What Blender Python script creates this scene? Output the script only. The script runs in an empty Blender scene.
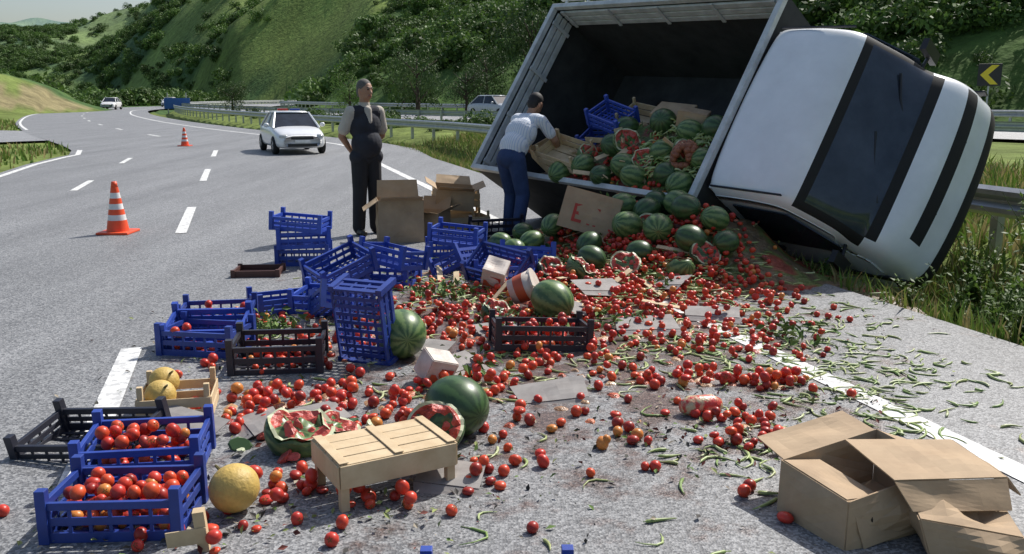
import bpy, math, random
import numpy as np
from mathutils import Vector, Matrix, noise, Euler
random.seed(7); rng=np.random.default_rng(7)
scene=bpy.context.scene
scene.view_settings.view_transform='Standard'
try: scene.view_settings.look='None'
except Exception: pass
R_=math.radians
# ------------------------------------------------------------ materials
def newmat(name):
    m=bpy.data.materials.new(name); m.use_nodes=True
    nt=m.node_tree; b=nt.nodes['Principled BSDF']; return m,nt,b
def mat(name,col,rough=.6,col2=None,scale=8.0,bump=0.0,bscale=None,spec=.5,metal=0.0,rand=0.0,sharp=False,coord='Object',trans=0.0,coat=0.0):
    m,nt,b=newmat(name); N=nt.nodes; Lk=nt.links
    b.inputs['Roughness'].default_value=rough; b.inputs['Metallic'].default_value=metal
    b.inputs['Specular IOR Level'].default_value=spec
    b.inputs['Coat Weight'].default_value=coat
    tc=N.new('ShaderNodeTexCoord'); src=tc.outputs[coord]
    c=(*col,1)
    if col2 is None: col2=tuple(x*.72 for x in col)
    nz=N.new('ShaderNodeTexNoise'); nz.inputs['Scale'].default_value=scale; nz.inputs['Detail'].default_value=6
    nz.inputs['Roughness'].default_value=.65
    Lk.new(src,nz.inputs['Vector'])
    r=N.new('ShaderNodeValToRGB'); r.color_ramp.elements[0].position=.44 if sharp else .3; r.color_ramp.elements[1].position=.54 if sharp else .7
    r.color_ramp.elements[0].color=(*col2,1); r.color_ramp.elements[1].color=c
    Lk.new(nz.outputs['Fac'],r.inputs['Fac']); out=r.outputs['Color']
    if rand>0:
        oi=N.new('ShaderNodeObjectInfo'); hs=N.new('ShaderNodeHueSaturation')
        mr=N.new('ShaderNodeMapRange'); mr.inputs['To Min'].default_value=1-rand; mr.inputs['To Max'].default_value=1+rand
        Lk.new(oi.outputs['Random'],mr.inputs['Value']); Lk.new(mr.outputs['Result'],hs.inputs['Value']); Lk.new(out,hs.inputs['Color']); out=hs.outputs['Color']
    Lk.new(out,b.inputs['Base Color'])
    if bump>0:
        n2=N.new('ShaderNodeTexNoise'); n2.inputs['Scale'].default_value=bscale or scale*3; n2.inputs['Detail'].default_value=5
        Lk.new(src,n2.inputs['Vector'])
        bp=N.new('ShaderNodeBump'); bp.inputs['Strength'].default_value=bump; bp.inputs['Distance'].default_value=.01
        Lk.new(n2.outputs['Fac'],bp.inputs['Height']); Lk.new(bp.outputs['Normal'],b.inputs['Normal'])
    if trans>0:
        t=N.new('ShaderNodeBsdfTranslucent'); Lk.new(out,t.inputs['Color'])
        mx=N.new('ShaderNodeMixShader'); mx.inputs[0].default_value=trans
        Lk.new(b.outputs[0],mx.inputs[1]); Lk.new(t.outputs[0],mx.inputs[2]); Lk.new(mx.outputs[0],N['Material Output'].inputs['Surface'])
    return m
def attrmat(name,attr,rough=.5,trans=0,noise_amt=.25,nscale=20,spec=.5,bump=0,bdist=.01,bscale=30):
    m,nt,b=newmat(name); N=nt.nodes; Lk=nt.links
    a=N.new('ShaderNodeAttribute'); a.attribute_name=attr
    tc=N.new('ShaderNodeTexCoord')
    nz=N.new('ShaderNodeTexNoise'); nz.inputs['Scale'].default_value=nscale; nz.inputs['Detail'].default_value=8; nz.inputs['Roughness'].default_value=.7
    Lk.new(tc.outputs['Object'],nz.inputs['Vector'])
    mr=N.new('ShaderNodeMapRange'); mr.inputs['From Min'].default_value=.3; mr.inputs['From Max'].default_value=.7
    mr.inputs['To Min'].default_value=1-noise_amt; mr.inputs['To Max'].default_value=1+noise_amt
    Lk.new(nz.outputs['Fac'],mr.inputs['Value'])
    hs=N.new('ShaderNodeHueSaturation'); Lk.new(a.outputs['Color'],hs.inputs['Color']); Lk.new(mr.outputs['Result'],hs.inputs['Value'])
    Lk.new(hs.outputs['Color'],b.inputs['Base Color'])
    b.inputs['Roughness'].default_value=rough; b.inputs['Specular IOR Level'].default_value=spec
    if bump:
        n2=N.new('ShaderNodeTexNoise'); n2.inputs['Scale'].default_value=bscale; n2.inputs['Detail'].default_value=6
        Lk.new(tc.outputs['Object'],n2.inputs['Vector'])
        bp=N.new('ShaderNodeBump'); bp.inputs['Strength'].default_value=bump; bp.inputs['Distance'].default_value=bdist
        Lk.new(n2.outputs['Fac'],bp.inputs['Height']); Lk.new(bp.outputs['Normal'],b.inputs['Normal'])
    if trans>0:
        t=N.new('ShaderNodeBsdfTranslucent'); Lk.new(hs.outputs['Color'],t.inputs['Color'])
        mx=N.new('ShaderNodeMixShader'); mx.inputs[0].default_value=trans
        Lk.new(b.outputs[0],mx.inputs[1]); Lk.new(t.outputs[0],mx.inputs[2]); Lk.new(mx.outputs[0],N['Material Output'].inputs['Surface'])
    return m
# ------------------------------------------------------------ mesh helpers
class MB:
    def __init__(s): s.v=[];s.f=[];s.m=[];s.sm=[];s.c=[]
    def add(s,vf,mi=0,M=None,smooth=False,col=None):
        v,f=vf; o=len(s.v)
        if M is not None: v=[M@Vector(p) for p in v]
        s.v+= [tuple(p) for p in v]
        for q in f: s.f.append(tuple(i+o for i in q)); s.m.append(mi); s.sm.append(smooth)
        if col is not None: s.c+=[col]*len(v)
        return s
    def obj(s,name,mats,parent=None,bevel=0,subd=0,M=None):
        me=bpy.data.meshes.new(name); me.from_pydata(s.v,[],s.f)
        for m in mats: me.materials.append(m)
        me.polygons.foreach_set('material_index',s.m); me.polygons.foreach_set('use_smooth',s.sm)
        if s.c:
            ca=me.color_attributes.new('Col','FLOAT_COLOR','POINT')
            ca.data.foreach_set('color',np.array([(*c,1) for c in s.c],dtype=np.float32).ravel())
        me.update()
        ob=bpy.data.objects.new(name,me); scene.collection.objects.link(ob)
        if M is not None: ob.matrix_world=M
        if parent: ob.parent=parent
        if bevel:
            b=ob.modifiers.new('b','BEVEL'); b.width=bevel; b.segments=2; b.limit_method='ANGLE'
        if subd:
            b=ob.modifiers.new('s','SUBSURF'); b.levels=subd; b.render_levels=subd
        return ob
def empty(name,M=None):
    e=bpy.data.objects.new(name,None); scene.collection.objects.link(e)
    if M is not None: e.matrix_world=M
    return e
def box(x0,x1,y0,y1,z0,z1):
    return ([(x0,y0,z0),(x1,y0,z0),(x1,y1,z0),(x0,y1,z0),(x0,y0,z1),(x1,y0,z1),(x1,y1,z1),(x0,y1,z1)],
            [(3,2,1,0),(4,5,6,7),(0,1,5,4),(1,2,6,5),(2,3,7,6),(3,0,4,7)])
def sphere(nu=12,nv=8,rx=1,ry=1,rz=1):
    v=[(0,0,-rz)]
    for j in range(1,nv):
        a=-math.pi/2+math.pi*j/nv
        for i in range(nu):
            b=2*math.pi*i/nu; v.append((rx*math.cos(a)*math.cos(b),ry*math.cos(a)*math.sin(b),rz*math.sin(a)))
    v.append((0,0,rz)); f=[]
    for i in range(nu): f.append((0,1+(i+1)%nu,1+i))
    for j in range(nv-2):
        for i in range(nu):
            a=1+j*nu+i; b=1+j*nu+(i+1)%nu; f.append((a,b,b+nu,a+nu))
    t=len(v)-1; o=1+(nv-2)*nu
    for i in range(nu): f.append((o+i,o+(i+1)%nu,t))
    return v,f
def tube(pts,rad,n=6,caps=True):
    pts=[Vector(p) for p in pts]; v=[];f=[]
    if not isinstance(rad,(list,tuple)): rad=[rad]*len(pts)
    prev=None
    for i,p in enumerate(pts):
        d=(pts[min(i+1,len(pts)-1)]-pts[max(i-1,0)]).normalized()
        a=prev if prev is not None else (Vector((0,0,1)) if abs(d.z)<.9 else Vector((1,0,0)))
        x=(a-d*a.dot(d)).normalized(); y=d.cross(x); prev=x
        for k in range(n):
            t=2*math.pi*k/n; v.append(tuple(p+(x*math.cos(t)+y*math.sin(t))*rad[i]))
    for i in range(len(pts)-1):
        for k in range(n):
            a=i*n+k;b=i*n+(k+1)%n; f.append((a,b,b+n,a+n))
    if caps: f.append(tuple(range(n-1,-1,-1))); f.append(tuple(range(len(v)-n,len(v))))
    return v,f
def TR(x,y,z,rz=0,rx=0,ry=0,s=1): return Matrix.Translation((x,y,z))@Euler((rx,ry,rz),'XYZ').to_matrix().to_4x4()@Matrix.Scale(s,4)
# ------------------------------------------------------------ layout: roads
D=Vector((-.285,.9585,0)); Nn=Vector((.9585,.285,0))
def SL(s,l): return (Nn*s+D*l)
def cr(pts,step=2.0):
    P=[np.array(p,float) for p in pts]; P=[2*P[0]-P[1]]+P+[2*P[-1]-P[-2]]; out=[]
    for i in range(1,len(P)-2):
        n=max(2,int(np.linalg.norm(P[i+1]-P[i])/step))
        for k in range(n):
            t=k/n; out.append(.5*((2*P[i])+(-P[i-1]+P[i+1])*t+(2*P[i-1]-5*P[i]+4*P[i+1]-P[i+2])*t*t+(-P[i-1]+3*P[i]-3*P[i+1]+P[i+2])*t**3))
    out.append(P[-2]); return np.array(out)
c0=[tuple(SL(-.08,l))[:2] for l in (-60,-20,0,12,24,31)]
road1=cr(c0+[(-18.5,45),(-28,62),(-39,85),(-48,110),(-52,140),(-50,190),(-44,260)])
road2=cr([(75,-25),(52,-4),(40,8),(28,20),(17.7,33),(7,46),(-3.7,58),(-15,73),(-27,94),(-36,120),(-38,160),(-34,220),(-28,280)])
branch=cr([(-17,34.5),(-22,38),(-31,42),(-48,47),(-80,52),(-140,56)])
def sdist(X,Y,P):
    X=np.asarray(X,float);Y=np.asarray(Y,float)
    best=np.full(X.shape,1e9);sg=np.zeros(X.shape)
    for a,b in zip(P[:-1],P[1:]):
        d=b-a;L2=d@d; t=np.clip(((X-a[0])*d[0]+(Y-a[1])*d[1])/L2,0,1)
        dx=X-a[0]-t*d[0];dy=Y-a[1]-t*d[1]; q=np.hypot(dx,dy)
        m=q<best; best=np.where(m,q,best); sg=np.where(m,np.sign(dx*d[1]-dy*d[0]),sg)
    return best*np.where(sg==0,1,sg)
def offs(P,o):
    T=np.gradient(P,axis=0); T/=np.linalg.norm(T,axis=1)[:,None]
    return P+np.stack([T[:,1],-T[:,0]],1)*o
def n2(x,y,s,seed=0): return noise.noise(Vector((x/s+seed*17.3,y/s-seed*9.1,seed*3.7)))
def sstep(a,b,x):
    t=np.clip((x-a)/(b-a),0,1); return t*t*(3-2*t)
Z2=.3
def height(X,Y,nz=True):
    X=np.atleast_1d(np.asarray(X,float));Y=np.atleast_1d(np.asarray(Y,float))
    d1=sdist(X,Y,road1);d2=sdist(X,Y,road2); Dd=np.hypot(X,Y); u=np.where(Y>1,X/np.maximum(Y,1),np.where(X>0,2,-2))
    prof=np.interp(d1,[-60,-5.2,-4.9,4.75,4.95,5.6,6.4,7.2,9,12],[0,-.02,-.05,-.05,-.03,-.35,-.62,-.12,.1,.25])
    prof=np.where(np.abs(d1)<4.9,-.04-.003*Dd,prof)
    z=prof
    k=1-sstep(4.8,7,np.abs(d2)); z=z*(1-k)+(Z2-.06-.0015*Dd)*k
    db=np.abs(sdist(X,Y,branch)); k=(1-sstep(4.2,6,db))*(np.abs(d1)>4.9); z=z*(1-k)+(-.05-.0012*Dd)*k
    n1=np.array([n2(x,y,28,1)+.5*n2(x,y,11,2) for x,y in zip(X,Y)]) if nz else 0
    nb=np.array([n2(x,y,140,3)+.5*n2(x,y,60,4)+.2*n2(x,y,25,5) for x,y in zip(X,Y)])
    far=np.maximum(d2-7.5,0)
    hr=far*.5*(1+.25*n1)*sstep(0,6,far)
    hr=np.minimum(hr,75+10*n1)*np.where(d2>0,1,0)
    D0=np.interp(u,[-3,-.9,-.6,-.45,-.3,-.15,0,3],[260,300,420,360,205,130,110,110])
    cap=np.interp(u,[-3,-.9,-.6,-.5,-.4,-.3,-.15,3],[30,38,41,44,52,70,80,90])
    hl=np.maximum(Dd-D0,0)*.34*(1+.5*nb); hl=cap*(1+.35*nb)*(1-np.exp(-hl/cap))
    hf=np.maximum(Dd-620,0)*.26; cf=100+28*nb; hf=cf*(1-np.exp(-hf/np.maximum(cf,1)))
    hk=4.6*np.exp(-(((X+62)/14)**2+((Y-92)/24)**2)**2)
    return z+np.maximum.reduce([hr,hl,hf,hk])
ang=np.concatenate([np.linspace(-52,52,300),np.linspace(54,306,90)])
ang=np.radians(ang); rad=np.concatenate([np.linspace(.5,22,62),22*1.034**np.arange(1,150)]); rad=rad[rad<3200]
A,Rr=np.meshgrid(ang,rad); GX=(Rr*np.sin(A)).ravel(); GY=(Rr*np.cos(A)).ravel()
GZ=height(GX,GY)
na=len(ang);nr=len(rad)
verts=[(0,0,-.05)]+list(zip(GX,GY,GZ)); faces=[]
for i in range(na): faces.append((0,1+(i+1)%na,1+i))
for j in range(nr-1):
    for i in range(na):
        a=1+j*na+i;b=1+j*na+(i+1)%na; faces.append((a,b,b+na,a+na))
me=bpy.data.meshes.new('terrain'); me.from_pydata(verts,[],faces)
me.polygons.foreach_set('use_smooth',[True]*len(faces))
d1=sdist(GX,GY,road1);d2=sdist(GX,GY,road2)
cols=np.zeros((len(verts),4));cols[:,3]=1
def treemask(x,y): return n2(x,y,48,11)+.7*n2(x,y,17,12)
for i in range(len(GX)):
    x,y,z=GX[i],GY[i],GZ[i]; r=math.hypot(x,y)
    g=np.array((.14,.18,.05))*(1+.3*n2(x,y,3,6))
    if d2[i]>7 and r<135: g=np.array((.08,.14,.035))*(1+.4*n2(x,y,7,7))
    elif r>110:
        tm=treemask(x,y); g=np.array((.17,.235,.06))*(1+.45*n2(x,y,50,8)+.35*n2(x,y,9,18)); 
        k=min(1,max(0,(tm+.10)/.18)); g=g*(1-k)+np.array((.06,.11,.036))*k
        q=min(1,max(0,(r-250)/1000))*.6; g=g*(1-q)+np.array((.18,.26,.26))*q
    hk=math.exp(-(((x+62)/14)**2+((y-92)/24)**2)**2)
    if .12<hk<.6 and r<112 and n2(x,y,7,9)>-.05: g=np.array((.22,.19,.10))*(1+.3*n2(x,y,4,9))
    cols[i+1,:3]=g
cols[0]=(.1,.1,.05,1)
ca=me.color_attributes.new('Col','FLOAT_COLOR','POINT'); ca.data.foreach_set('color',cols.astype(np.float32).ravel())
me.materials.append(attrmat('terrain_mat','Col',rough=.95,noise_amt=.45,nscale=.5,spec=.1,bump=.7,bdist=.4,bscale=1.4))
ter=bpy.data.objects.new('terrain',me); scene.collection.objects.link(ter)
# ------------------------------------------------------------ asphalt
def asphalt(name,base,stain=False):
    m,nt,b=newmat(name);N=nt.nodes;Lk=nt.links
    tc=N.new('ShaderNodeTexCoord')
    vo=N.new('ShaderNodeTexVoronoi'); vo.inputs['Scale'].default_value=95; Lk.new(tc.outputs['Object'],vo.inputs['Vector'])
    rp=N.new('ShaderNodeValToRGB'); rp.color_ramp.elements[0].color=(base*1.65,base*1.66,base*1.66,1); rp.color_ramp.elements[1].color=(base*.55,base*.56,base*.58,1)
    rp.color_ramp.elements[0].position=.0; rp.color_ramp.elements[1].position=.8
    sx=N.new('ShaderNodeSeparateColor'); Lk.new(vo.outputs['Color'],sx.inputs[0]); Lk.new(sx.outputs[0],rp.inputs['Fac'])
    nz=N.new('ShaderNodeTexNoise'); nz.inputs['Scale'].default_value=.9; nz.inputs['Detail'].default_value=9; nz.inputs['Roughness'].default_value=.7
    mp=N.new('ShaderNodeMapping'); mp.inputs['Rotation'].default_value=(0,0,R_(-16.5)); mp.inputs['Scale'].default_value=(1.6,.2,1)
    Lk.new(tc.outputs['Object'],mp.inputs['Vector']); Lk.new(mp.outputs['Vector'],nz.inputs['Vector'])
    mr=N.new('ShaderNodeMapRange'); mr.inputs['From Min'].default_value=.3;mr.inputs['From Max'].default_value=.7; mr.inputs['To Min'].default_value=.74; mr.inputs['To Max'].default_value=1.22
    Lk.new(nz.outputs['Fac'],mr.inputs['Value'])
    hs=N.new('ShaderNodeHueSaturation'); Lk.new(rp.outputs['Color'],hs.inputs['Color']); Lk.new(mr.outputs['Result'],hs.inputs['Value'])
    out=hs.outputs['Color']
    if stain:
        mp2=N.new('ShaderNodeMapping'); mp2.inputs['Location'].default_value=(-.35*.42,-6.4*.26,0); mp2.inputs['Scale'].default_value=(.42,.26,1)
        Lk.new(tc.outputs['Object'],mp2.inputs['Vector'])
        ln=N.new('ShaderNodeVectorMath'); ln.operation='LENGTH'; Lk.new(mp2.outputs['Vector'],ln.inputs[0])
        n3=N.new('ShaderNodeTexNoise'); n3.inputs['Scale'].default_value=3.2; n3.inputs['Detail'].default_value=7; n3.inputs['Roughness'].default_value=.7
        Lk.new(tc.outputs['Object'],n3.inputs['Vector'])
        ad=N.new('ShaderNodeMath'); ad.operation='SUBTRACT'; Lk.new(n3.outputs['Fac'],ad.inputs[0])
        ml=N.new('ShaderNodeMath'); ml.operation='MULTIPLY'; ml.inputs[1].default_value=.26; Lk.new(ln.outputs['Value'],ml.inputs[0]); Lk.new(ml.outputs[0],ad.inputs[1])
        r2=N.new('ShaderNodeMapRange'); r2.inputs['From Min'].default_value=.3; r2.inputs['From Max'].default_value=.42; Lk.new(ad.outputs[0],r2.inputs['Value'])
        mx=N.new('ShaderNodeMix'); mx.data_type='RGBA'; mx.blend_type='MULTIPLY'; mx.inputs['B'].default_value=(.58,.40,.34,1)
        Lk.new(r2.outputs['Result'],mx.inputs['Factor']); Lk.new(out,mx.inputs['A']); out=mx.outputs['Result']
        r3=N.new('ShaderNodeMapRange'); r3.inputs['To Min'].default_value=.6; r3.inputs['To Max'].default_value=.38; Lk.new(r2.outputs['Result'],r3.inputs['Value']); Lk.new(r3.outputs['Result'],b.inputs['Roughness'])
    else: b.inputs['Roughness'].default_value=.6
    Lk.new(out,b.inputs['Base Color'])
    bp=N.new('ShaderNodeBump'); bp.inputs['Strength'].default_value=.45; bp.inputs['Distance'].default_value=.005
    Lk.new(vo.outputs['Distance'],bp.inputs['Height']); Lk.new(bp.outputs['Normal'],b.inputs['Normal'])
    return m
asph=asphalt('asphalt_mat',.205,True); asph2=asphalt('asphalt_far_mat',.26)
paint=mat('road_paint',(.8,.8,.77),.6,(.5,.5,.49),scale=14,sharp=True,coord='Object')
def strip(name,P,o0,o1,z,m):
    Pa=offs(P,o0);Pb=offs(P,o1); v=[];f=[]
    for p,q in zip(Pa,Pb): v+=[(p[0],p[1],z),(q[0],q[1],z)]
    for i in range(len(Pa)-1): f.append((2*i,2*i+1,2*i+3,2*i+2))
    return MB().add((v,f)).obj(name,[m])
strip('highway_road',road1,-4.95,4.95,.0,asph)
strip('opposite_carriageway_road',road2,-4.6,4.6,Z2,asph2)
strip('branch_road',branch,-4.2,4.2,-.006,asph2)
mk=MB()
def dash(P,o,w,i0,i1,z):
    Pa=offs(P,o-w/2)[i0:i1+1];Pb=offs(P,o+w/2)[i0:i1+1];v=[];f=[]
    for p,q in zip(Pa,Pb): v+=[(p[0],p[1],z),(q[0],q[1],z)]
    for i in range(len(Pa)-1): f.append((2*i,2*i+1,2*i+3,2*i+2))
    mk.add((v,f))
n1=len(road1)-1
dash(road1,3.27,.15,0,n1,.005); 
ia=int(np.argmin(np.abs(road1[:,1]-29))); ib=int(np.argmin(np.abs(road1[:,1]-46)))
dash(road1,-4.72,.14,0,ia,.005); dash(road1,-4.72,.14,ib,n1,.005)
def sq(s0,s1,l0,l1):
    p=[SL(s0,l0),SL(s1,l0),SL(s1,l1),SL(s0,l1)]
    mk.add(([(q.x,q.y,.006) for q in p],[(0,1,2,3)]))
for l0,l1 in ((-6,-1.6),(3.9,6.15),(11.4,14.1),(18.5,21.5),(26,29)): sq(-.83,-.70,l0,l1)
for l0,l1 in ((17.2,19.2),(24,26)): sq(-2.92,-2.8,l0,l1)
i=int(np.argmin(np.abs(road1[:,1]-38)))
while i<n1-4: dash(road1,-.7,.14,i,i+1,.005); i+=4
mk.obj('road_markings',[paint])
mk=MB(); dash(road2,4.2,.14,0,len(road2)-1,Z2+.005); dash(road2,-4.2,.14,0,len(road2)-1,Z2+.005)
i=0
while i<len(road2)-3: dash(road2,0,.14,i,i+1,Z2+.005); i+=4
mk.obj('opposite_road_markings',[paint])
# ------------------------------------------------------------ guardrails
galv=mat('galvanised_steel',(.5,.52,.53),.42,(.36,.37,.38),scale=5,metal=.6)
def guardrail(name,P,o,zb,y0,y1):
    Q=offs(P,o); Q=np.array([q for q in Q if y0<=q[1]<=y1]); g=MB()
    prof=[(0,.44),(.05,.48),(.05,.53),(0,.58),(0,.61),(.05,.66),(.05,.71),(0,.75)]
    T=np.gradient(Q,axis=0);T/=np.linalg.norm(T,axis=1)[:,None]; v=[];f=[];k=len(prof)
    sd=-1 if o>0 else 1
    for q,t in zip(Q,T):
        for a,z in prof: v.append((q[0]+t[1]*a*sd,q[1]-t[0]*a*sd,zb+z))
    for i in range(len(Q)-1):
        for j in range(k-1): a=i*k+j; f.append((a,a+1,a+1+k,a+k))
    g.add((v,f),smooth=False)
    for i in range(0,len(Q)):
        q=Q[i];t=T[i]; a=math.atan2(t[1],t[0])
        g.add(box(-.05,.05,-.06,.03,zb-.5,zb+.7),0,TR(q[0]+t[1]*.07*-sd,q[1]-t[0]*.07*-sd,0,a))
    return g.obj(name,[galv])
guardrail('guardrail',road1,7.6,-.05,2,175)
guardrail('guardrail',road2,-5.6,.12,-20,250)
guardrail('guardrail',road2,5.7,.3,-20,250)
# ------------------------------------------------------------ foliage
leafm=mat('bush_leaf_mat',(.11,.19,.04),.6,(.045,.09,.02),scale=1.1,rand=.4,trans=.25,spec=.25)
leafd=mat('tree_leaf_mat',(.07,.12,.035),.6,(.03,.06,.016),scale=1.5,rand=.2,trans=.2,spec=.25)
bark=mat('bark_mat',(.09,.065,.045),.9,(.04,.03,.02),scale=9,bump=.5)
def clump(n,leaf,lobes=7,seed=0,flat=.8,squeeze=1):
    r=random.Random(seed); v=[];f=[]
    L=[(Vector((r.uniform(-.55,.55)*squeeze,r.uniform(-.55,.55)*squeeze,r.uniform(.15,.95)*flat)),r.uniform(.28,.5)) for _ in range(lobes)]
    for _ in range(n):
        c,rr=r.choice(L); d=Vector((r.gauss(0,1),r.gauss(0,1),r.gauss(0,1)+.3)).normalized()
        p=c+d*rr*r.uniform(.7,1.08)
        nn=(d+Vector((r.gauss(0,.5),r.gauss(0,.5),r.gauss(0,.5)))).normalized()
        x=nn.orthogonal().normalized(); x=Matrix.Rotation(r.uniform(0,6.28),3,nn)@x; y=nn.cross(x); s=leaf*r.uniform(.6,1.3)
        o=len(v); v+=[tuple(p-x*s),tuple(p-y*s*.5),tuple(p+x*s),tuple(p+y*s*.5)]; f.append((o,o+1,o+2,o+3))
    return v,f
def instancer(name,parent,pts,child):
    v=[];f=[]
    for x,y,z,s in pts:
        a=random.uniform(0,6.28); o=len(v)
        for k in range(4):
            b=a+k*math.pi/2; v.append((x+s*.7071*math.cos(b),y+s*.7071*math.sin(b),z))
        f.append((o,o+1,o+2,o+3))
    ob=MB().add((v,f)).obj(name,[],parent=parent)
    ob.instance_type='FACES'; ob.use_instance_faces_scale=True; ob.show_instancer_for_render=False; ob.show_instancer_for_viewport=False
    child.parent=ob
    return ob
shr=empty('hillside_shrubs')
K=6
cands=[[] for _ in range(K)]
X=rng.uniform(-60,110,10500);Y=rng.uniform(10,190,10500)
dd=sdist(X,Y,road2); u=X/Y
keep=(dd>8.5)&(dd<48)&(np.abs(u)<1.3)&(u>-.42)
X=X[keep];Y=Y[keep];dd=dd[keep];Zh=height(X,Y)
for x,y,z,d in zip(X,Y,Zh,dd):
    if d<13 and random.random()<.55: continue
    m=n2(x,y,9,21)
    if m<-.25 and random.random()<.75: continue
    s=random.uniform(.7,2.0)*(1+.5*m)*(1.25 if d>16 else .8)
    cands[random.randrange(K)].append((x,y,z-.3*s,s))
X=rng.uniform(-560,120,52000);Y=rng.uniform(110,900,52000); u=X/Y
keep=(u>-.72)&(u<.12)&(np.abs(sdist(X,Y,road1))>9)&(np.abs(sdist(X,Y,road2))>9)
X=X[keep];Y=Y[keep];Zh=height(X,Y)
for x,y,z in zip(X,Y,Zh):
    tm=treemask(x,y); lowv=z<4 and math.hypot(x,y)<420
    if tm>.0 or random.random()<(.4 if lowv else .13):
        s=random.uniform(1.1,4.0); cands[random.randrange(K)].append((x,y,z-.3*s,s))
for _ in range(300):
    y=random.uniform(26,120); i=int(np.argmin(np.abs(road1[:,1]-y))); q=offs(road1,random.choice([random.uniform(9.5,12.5),random.uniform(-22,-8)]))[i]
    if abs(float(sdist([q[0]],[q[1]],road2)[0]))<6.5 or abs(float(sdist([q[0]],[q[1]],branch)[0]))<7: continue
    z=float(height([q[0]],[q[1]])[0]); s=random.uniform(.35,.9); cands[random.randrange(K)].append((q[0],q[1],z-.25*s,s))
for k in range(K):
    ch=MB().add(clump(520,.10,9,seed=k)).obj('shrub_crown_%d'%k,[leafm])
    instancer('shrub_instancer_%d'%k,shr,cands[k],ch)
def tree(x,y,h,w,seed,name='broadleaf_tree',dark=True):
    z=float(height([x],[y])[0]); e=empty(name,TR(x,y,z)); r=random.Random(seed)
    t=MB(); t.add(tube([(0,0,-.3),(.05,0,h*.25),(0,.05,h*.55),(0,0,h*.85)],[.045*h,.03*h,.018*h,.006*h],8),smooth=True)
    for k in range(9):
        a=r.uniform(0,6.28); b=h*r.uniform(.2,.7); l=w*r.uniform(.3,.5)
        t.add(tube([(0,0,b),(math.cos(a)*l*.5,math.sin(a)*l*.5,b+.1*h),(math.cos(a)*l,math.sin(a)*l,b+.22*h)],[.014*h,.009*h,.003*h],6),smooth=True)
    t.obj('trunk',[bark],parent=e)
    v,f=clump(2600,.035,16,seed=seed,flat=1.0)
    v=[(p[0]*w*.62,p[1]*w*.62,h*.12+p[2]*h*.72*(1)) for p in v]
    MB().add((v,f)).obj('crown',[leafd if dark else leafm],parent=e)
tree(-6.4,62,4.6,3.6,1); tree(-3.2,64,3.6,3.2,2); tree(-2.0,72,4.6,3.6,5); tree(-22,72,2.6,2.4,3); tree(-9.5,80,3.5,3,4,dark=False); tree(1.5,70,6.5,4.4,6)
tree(-14,79,3.4,3.2,8,dark=False)
grassm=attrmat('grass_blade_mat','Col',rough=.7,trans=.3,noise_amt=.2,nscale=3,spec=.2)
def blades(name,pts,hmin,hmax,wd=.012,dry=.35):
    v=[];f=[];c=[]
    for x,y,z in pts:
        a=random.uniform(0,6.28);h=random.uniform(hmin,hmax);w=wd*random.uniform(.6,1.4);lx=random.gauss(0,.35)*h;ly=random.gauss(0,.35)*h
        dx=math.cos(a)*w;dy=math.sin(a)*w;o=len(v)
        v+=[(x-dx,y-dy,z-.03),(x+dx,y+dy,z-.03),(x+dx*.7+lx*.4,y+dy*.7+ly*.4,z+h*.6),(x-dx*.7+lx*.4,y-dy*.7+ly*.4,z+h*.6),(x+lx,y+ly,z+h)]
        f+=[(o,o+1,o+2,o+3),(o+3,o+2,o+4)]
        cc=(.30,.25,.11) if random.random()<dry else (.11+random.random()*.05,.18+random.random()*.05,.04)
        c+=[cc]*5
    me=bpy.data.meshes.new(name);me.from_pydata(v,[],f);me.materials.append(grassm)
    ca=me.color_attributes.new('Col','FLOAT_COLOR','POINT');ca.data.foreach_set('color',np.array([(*q,1) for q in c],dtype=np.float32).ravel())
    ob=bpy.data.objects.new(name,me);scene.collection.objects.link(ob);return ob
def vpts(n,s0,s1,l0,l1,pw=1.0):
    S=rng.uniform(s0,s1,n);L=l0+(l1-l0)*rng.random(n)**pw
    X=Nn.x*S+D.x*L;Y=Nn.y*S+D.y*L; 
    return list(zip(X,Y,height(X,Y,True)))
blades('verge_grass',vpts(26000,4.95,7.4,-3,14)+vpts(30000,4.98,10.5,12,34,1.3),.06,.3,.010)
blades('median_grass',vpts(22000,7.7,13,2,34),.12,.4,.02)
X=rng.uniform(-40,-8,16000);Y=rng.uniform(18,60,16000)
k=(sdist(X,Y,road1)<-5)&(np.abs(sdist(X,Y,branch))>4.4); X=X[k];Y=Y[k]
blades('roadside_grass',list(zip(X,Y,height(X,Y))),.1,.3,.03,dry=.25)
weedm=mat('weed_leaf_mat',(.12,.20,.04),.55,(.06,.11,.02),scale=6,trans=.35,spec=.3)
def weed(x,y,h,n,seed,name='roadside_weed'):
    z=float(height([x],[y])[0]); r=random.Random(seed); w=MB()
    for _ in range(n):
        a=r.uniform(0,6.28);sp=r.uniform(.05,.5)*h; hh=h*r.uniform(.5,1.1)
        P=[Vector((math.cos(a)*sp*t*t+r.gauss(0,.01),math.sin(a)*sp*t*t+r.gauss(0,.01),hh*t)) for t in (0,.25,.5,.75,1)]
        w.add(tube(P,[.006,.005,.004,.003,.002],4,False))
        for _ in range(22):
            t=r.uniform(.15,1); i=min(3,int(t*4)); p=P[i].lerp(P[i+1],t*4-i)
            d=Vector((r.gauss(0,1),r.gauss(0,1),r.gauss(.2,.6))).normalized(); sd=d.cross(Vector((r.gauss(0,.3),r.gauss(0,.3),1))).normalized()
            l=r.uniform(.05,.10)*(1.2-.5*t);wd=l*.22
            w.add(([tuple(p),tuple(p+d*l*.5+sd*wd),tuple(p+d*l),tuple(p+d*l*.5-sd*wd)],[(0,1,2,3)]))
    return w.obj(name,[weedm],M=TR(x,y,z))
k=0
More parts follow.
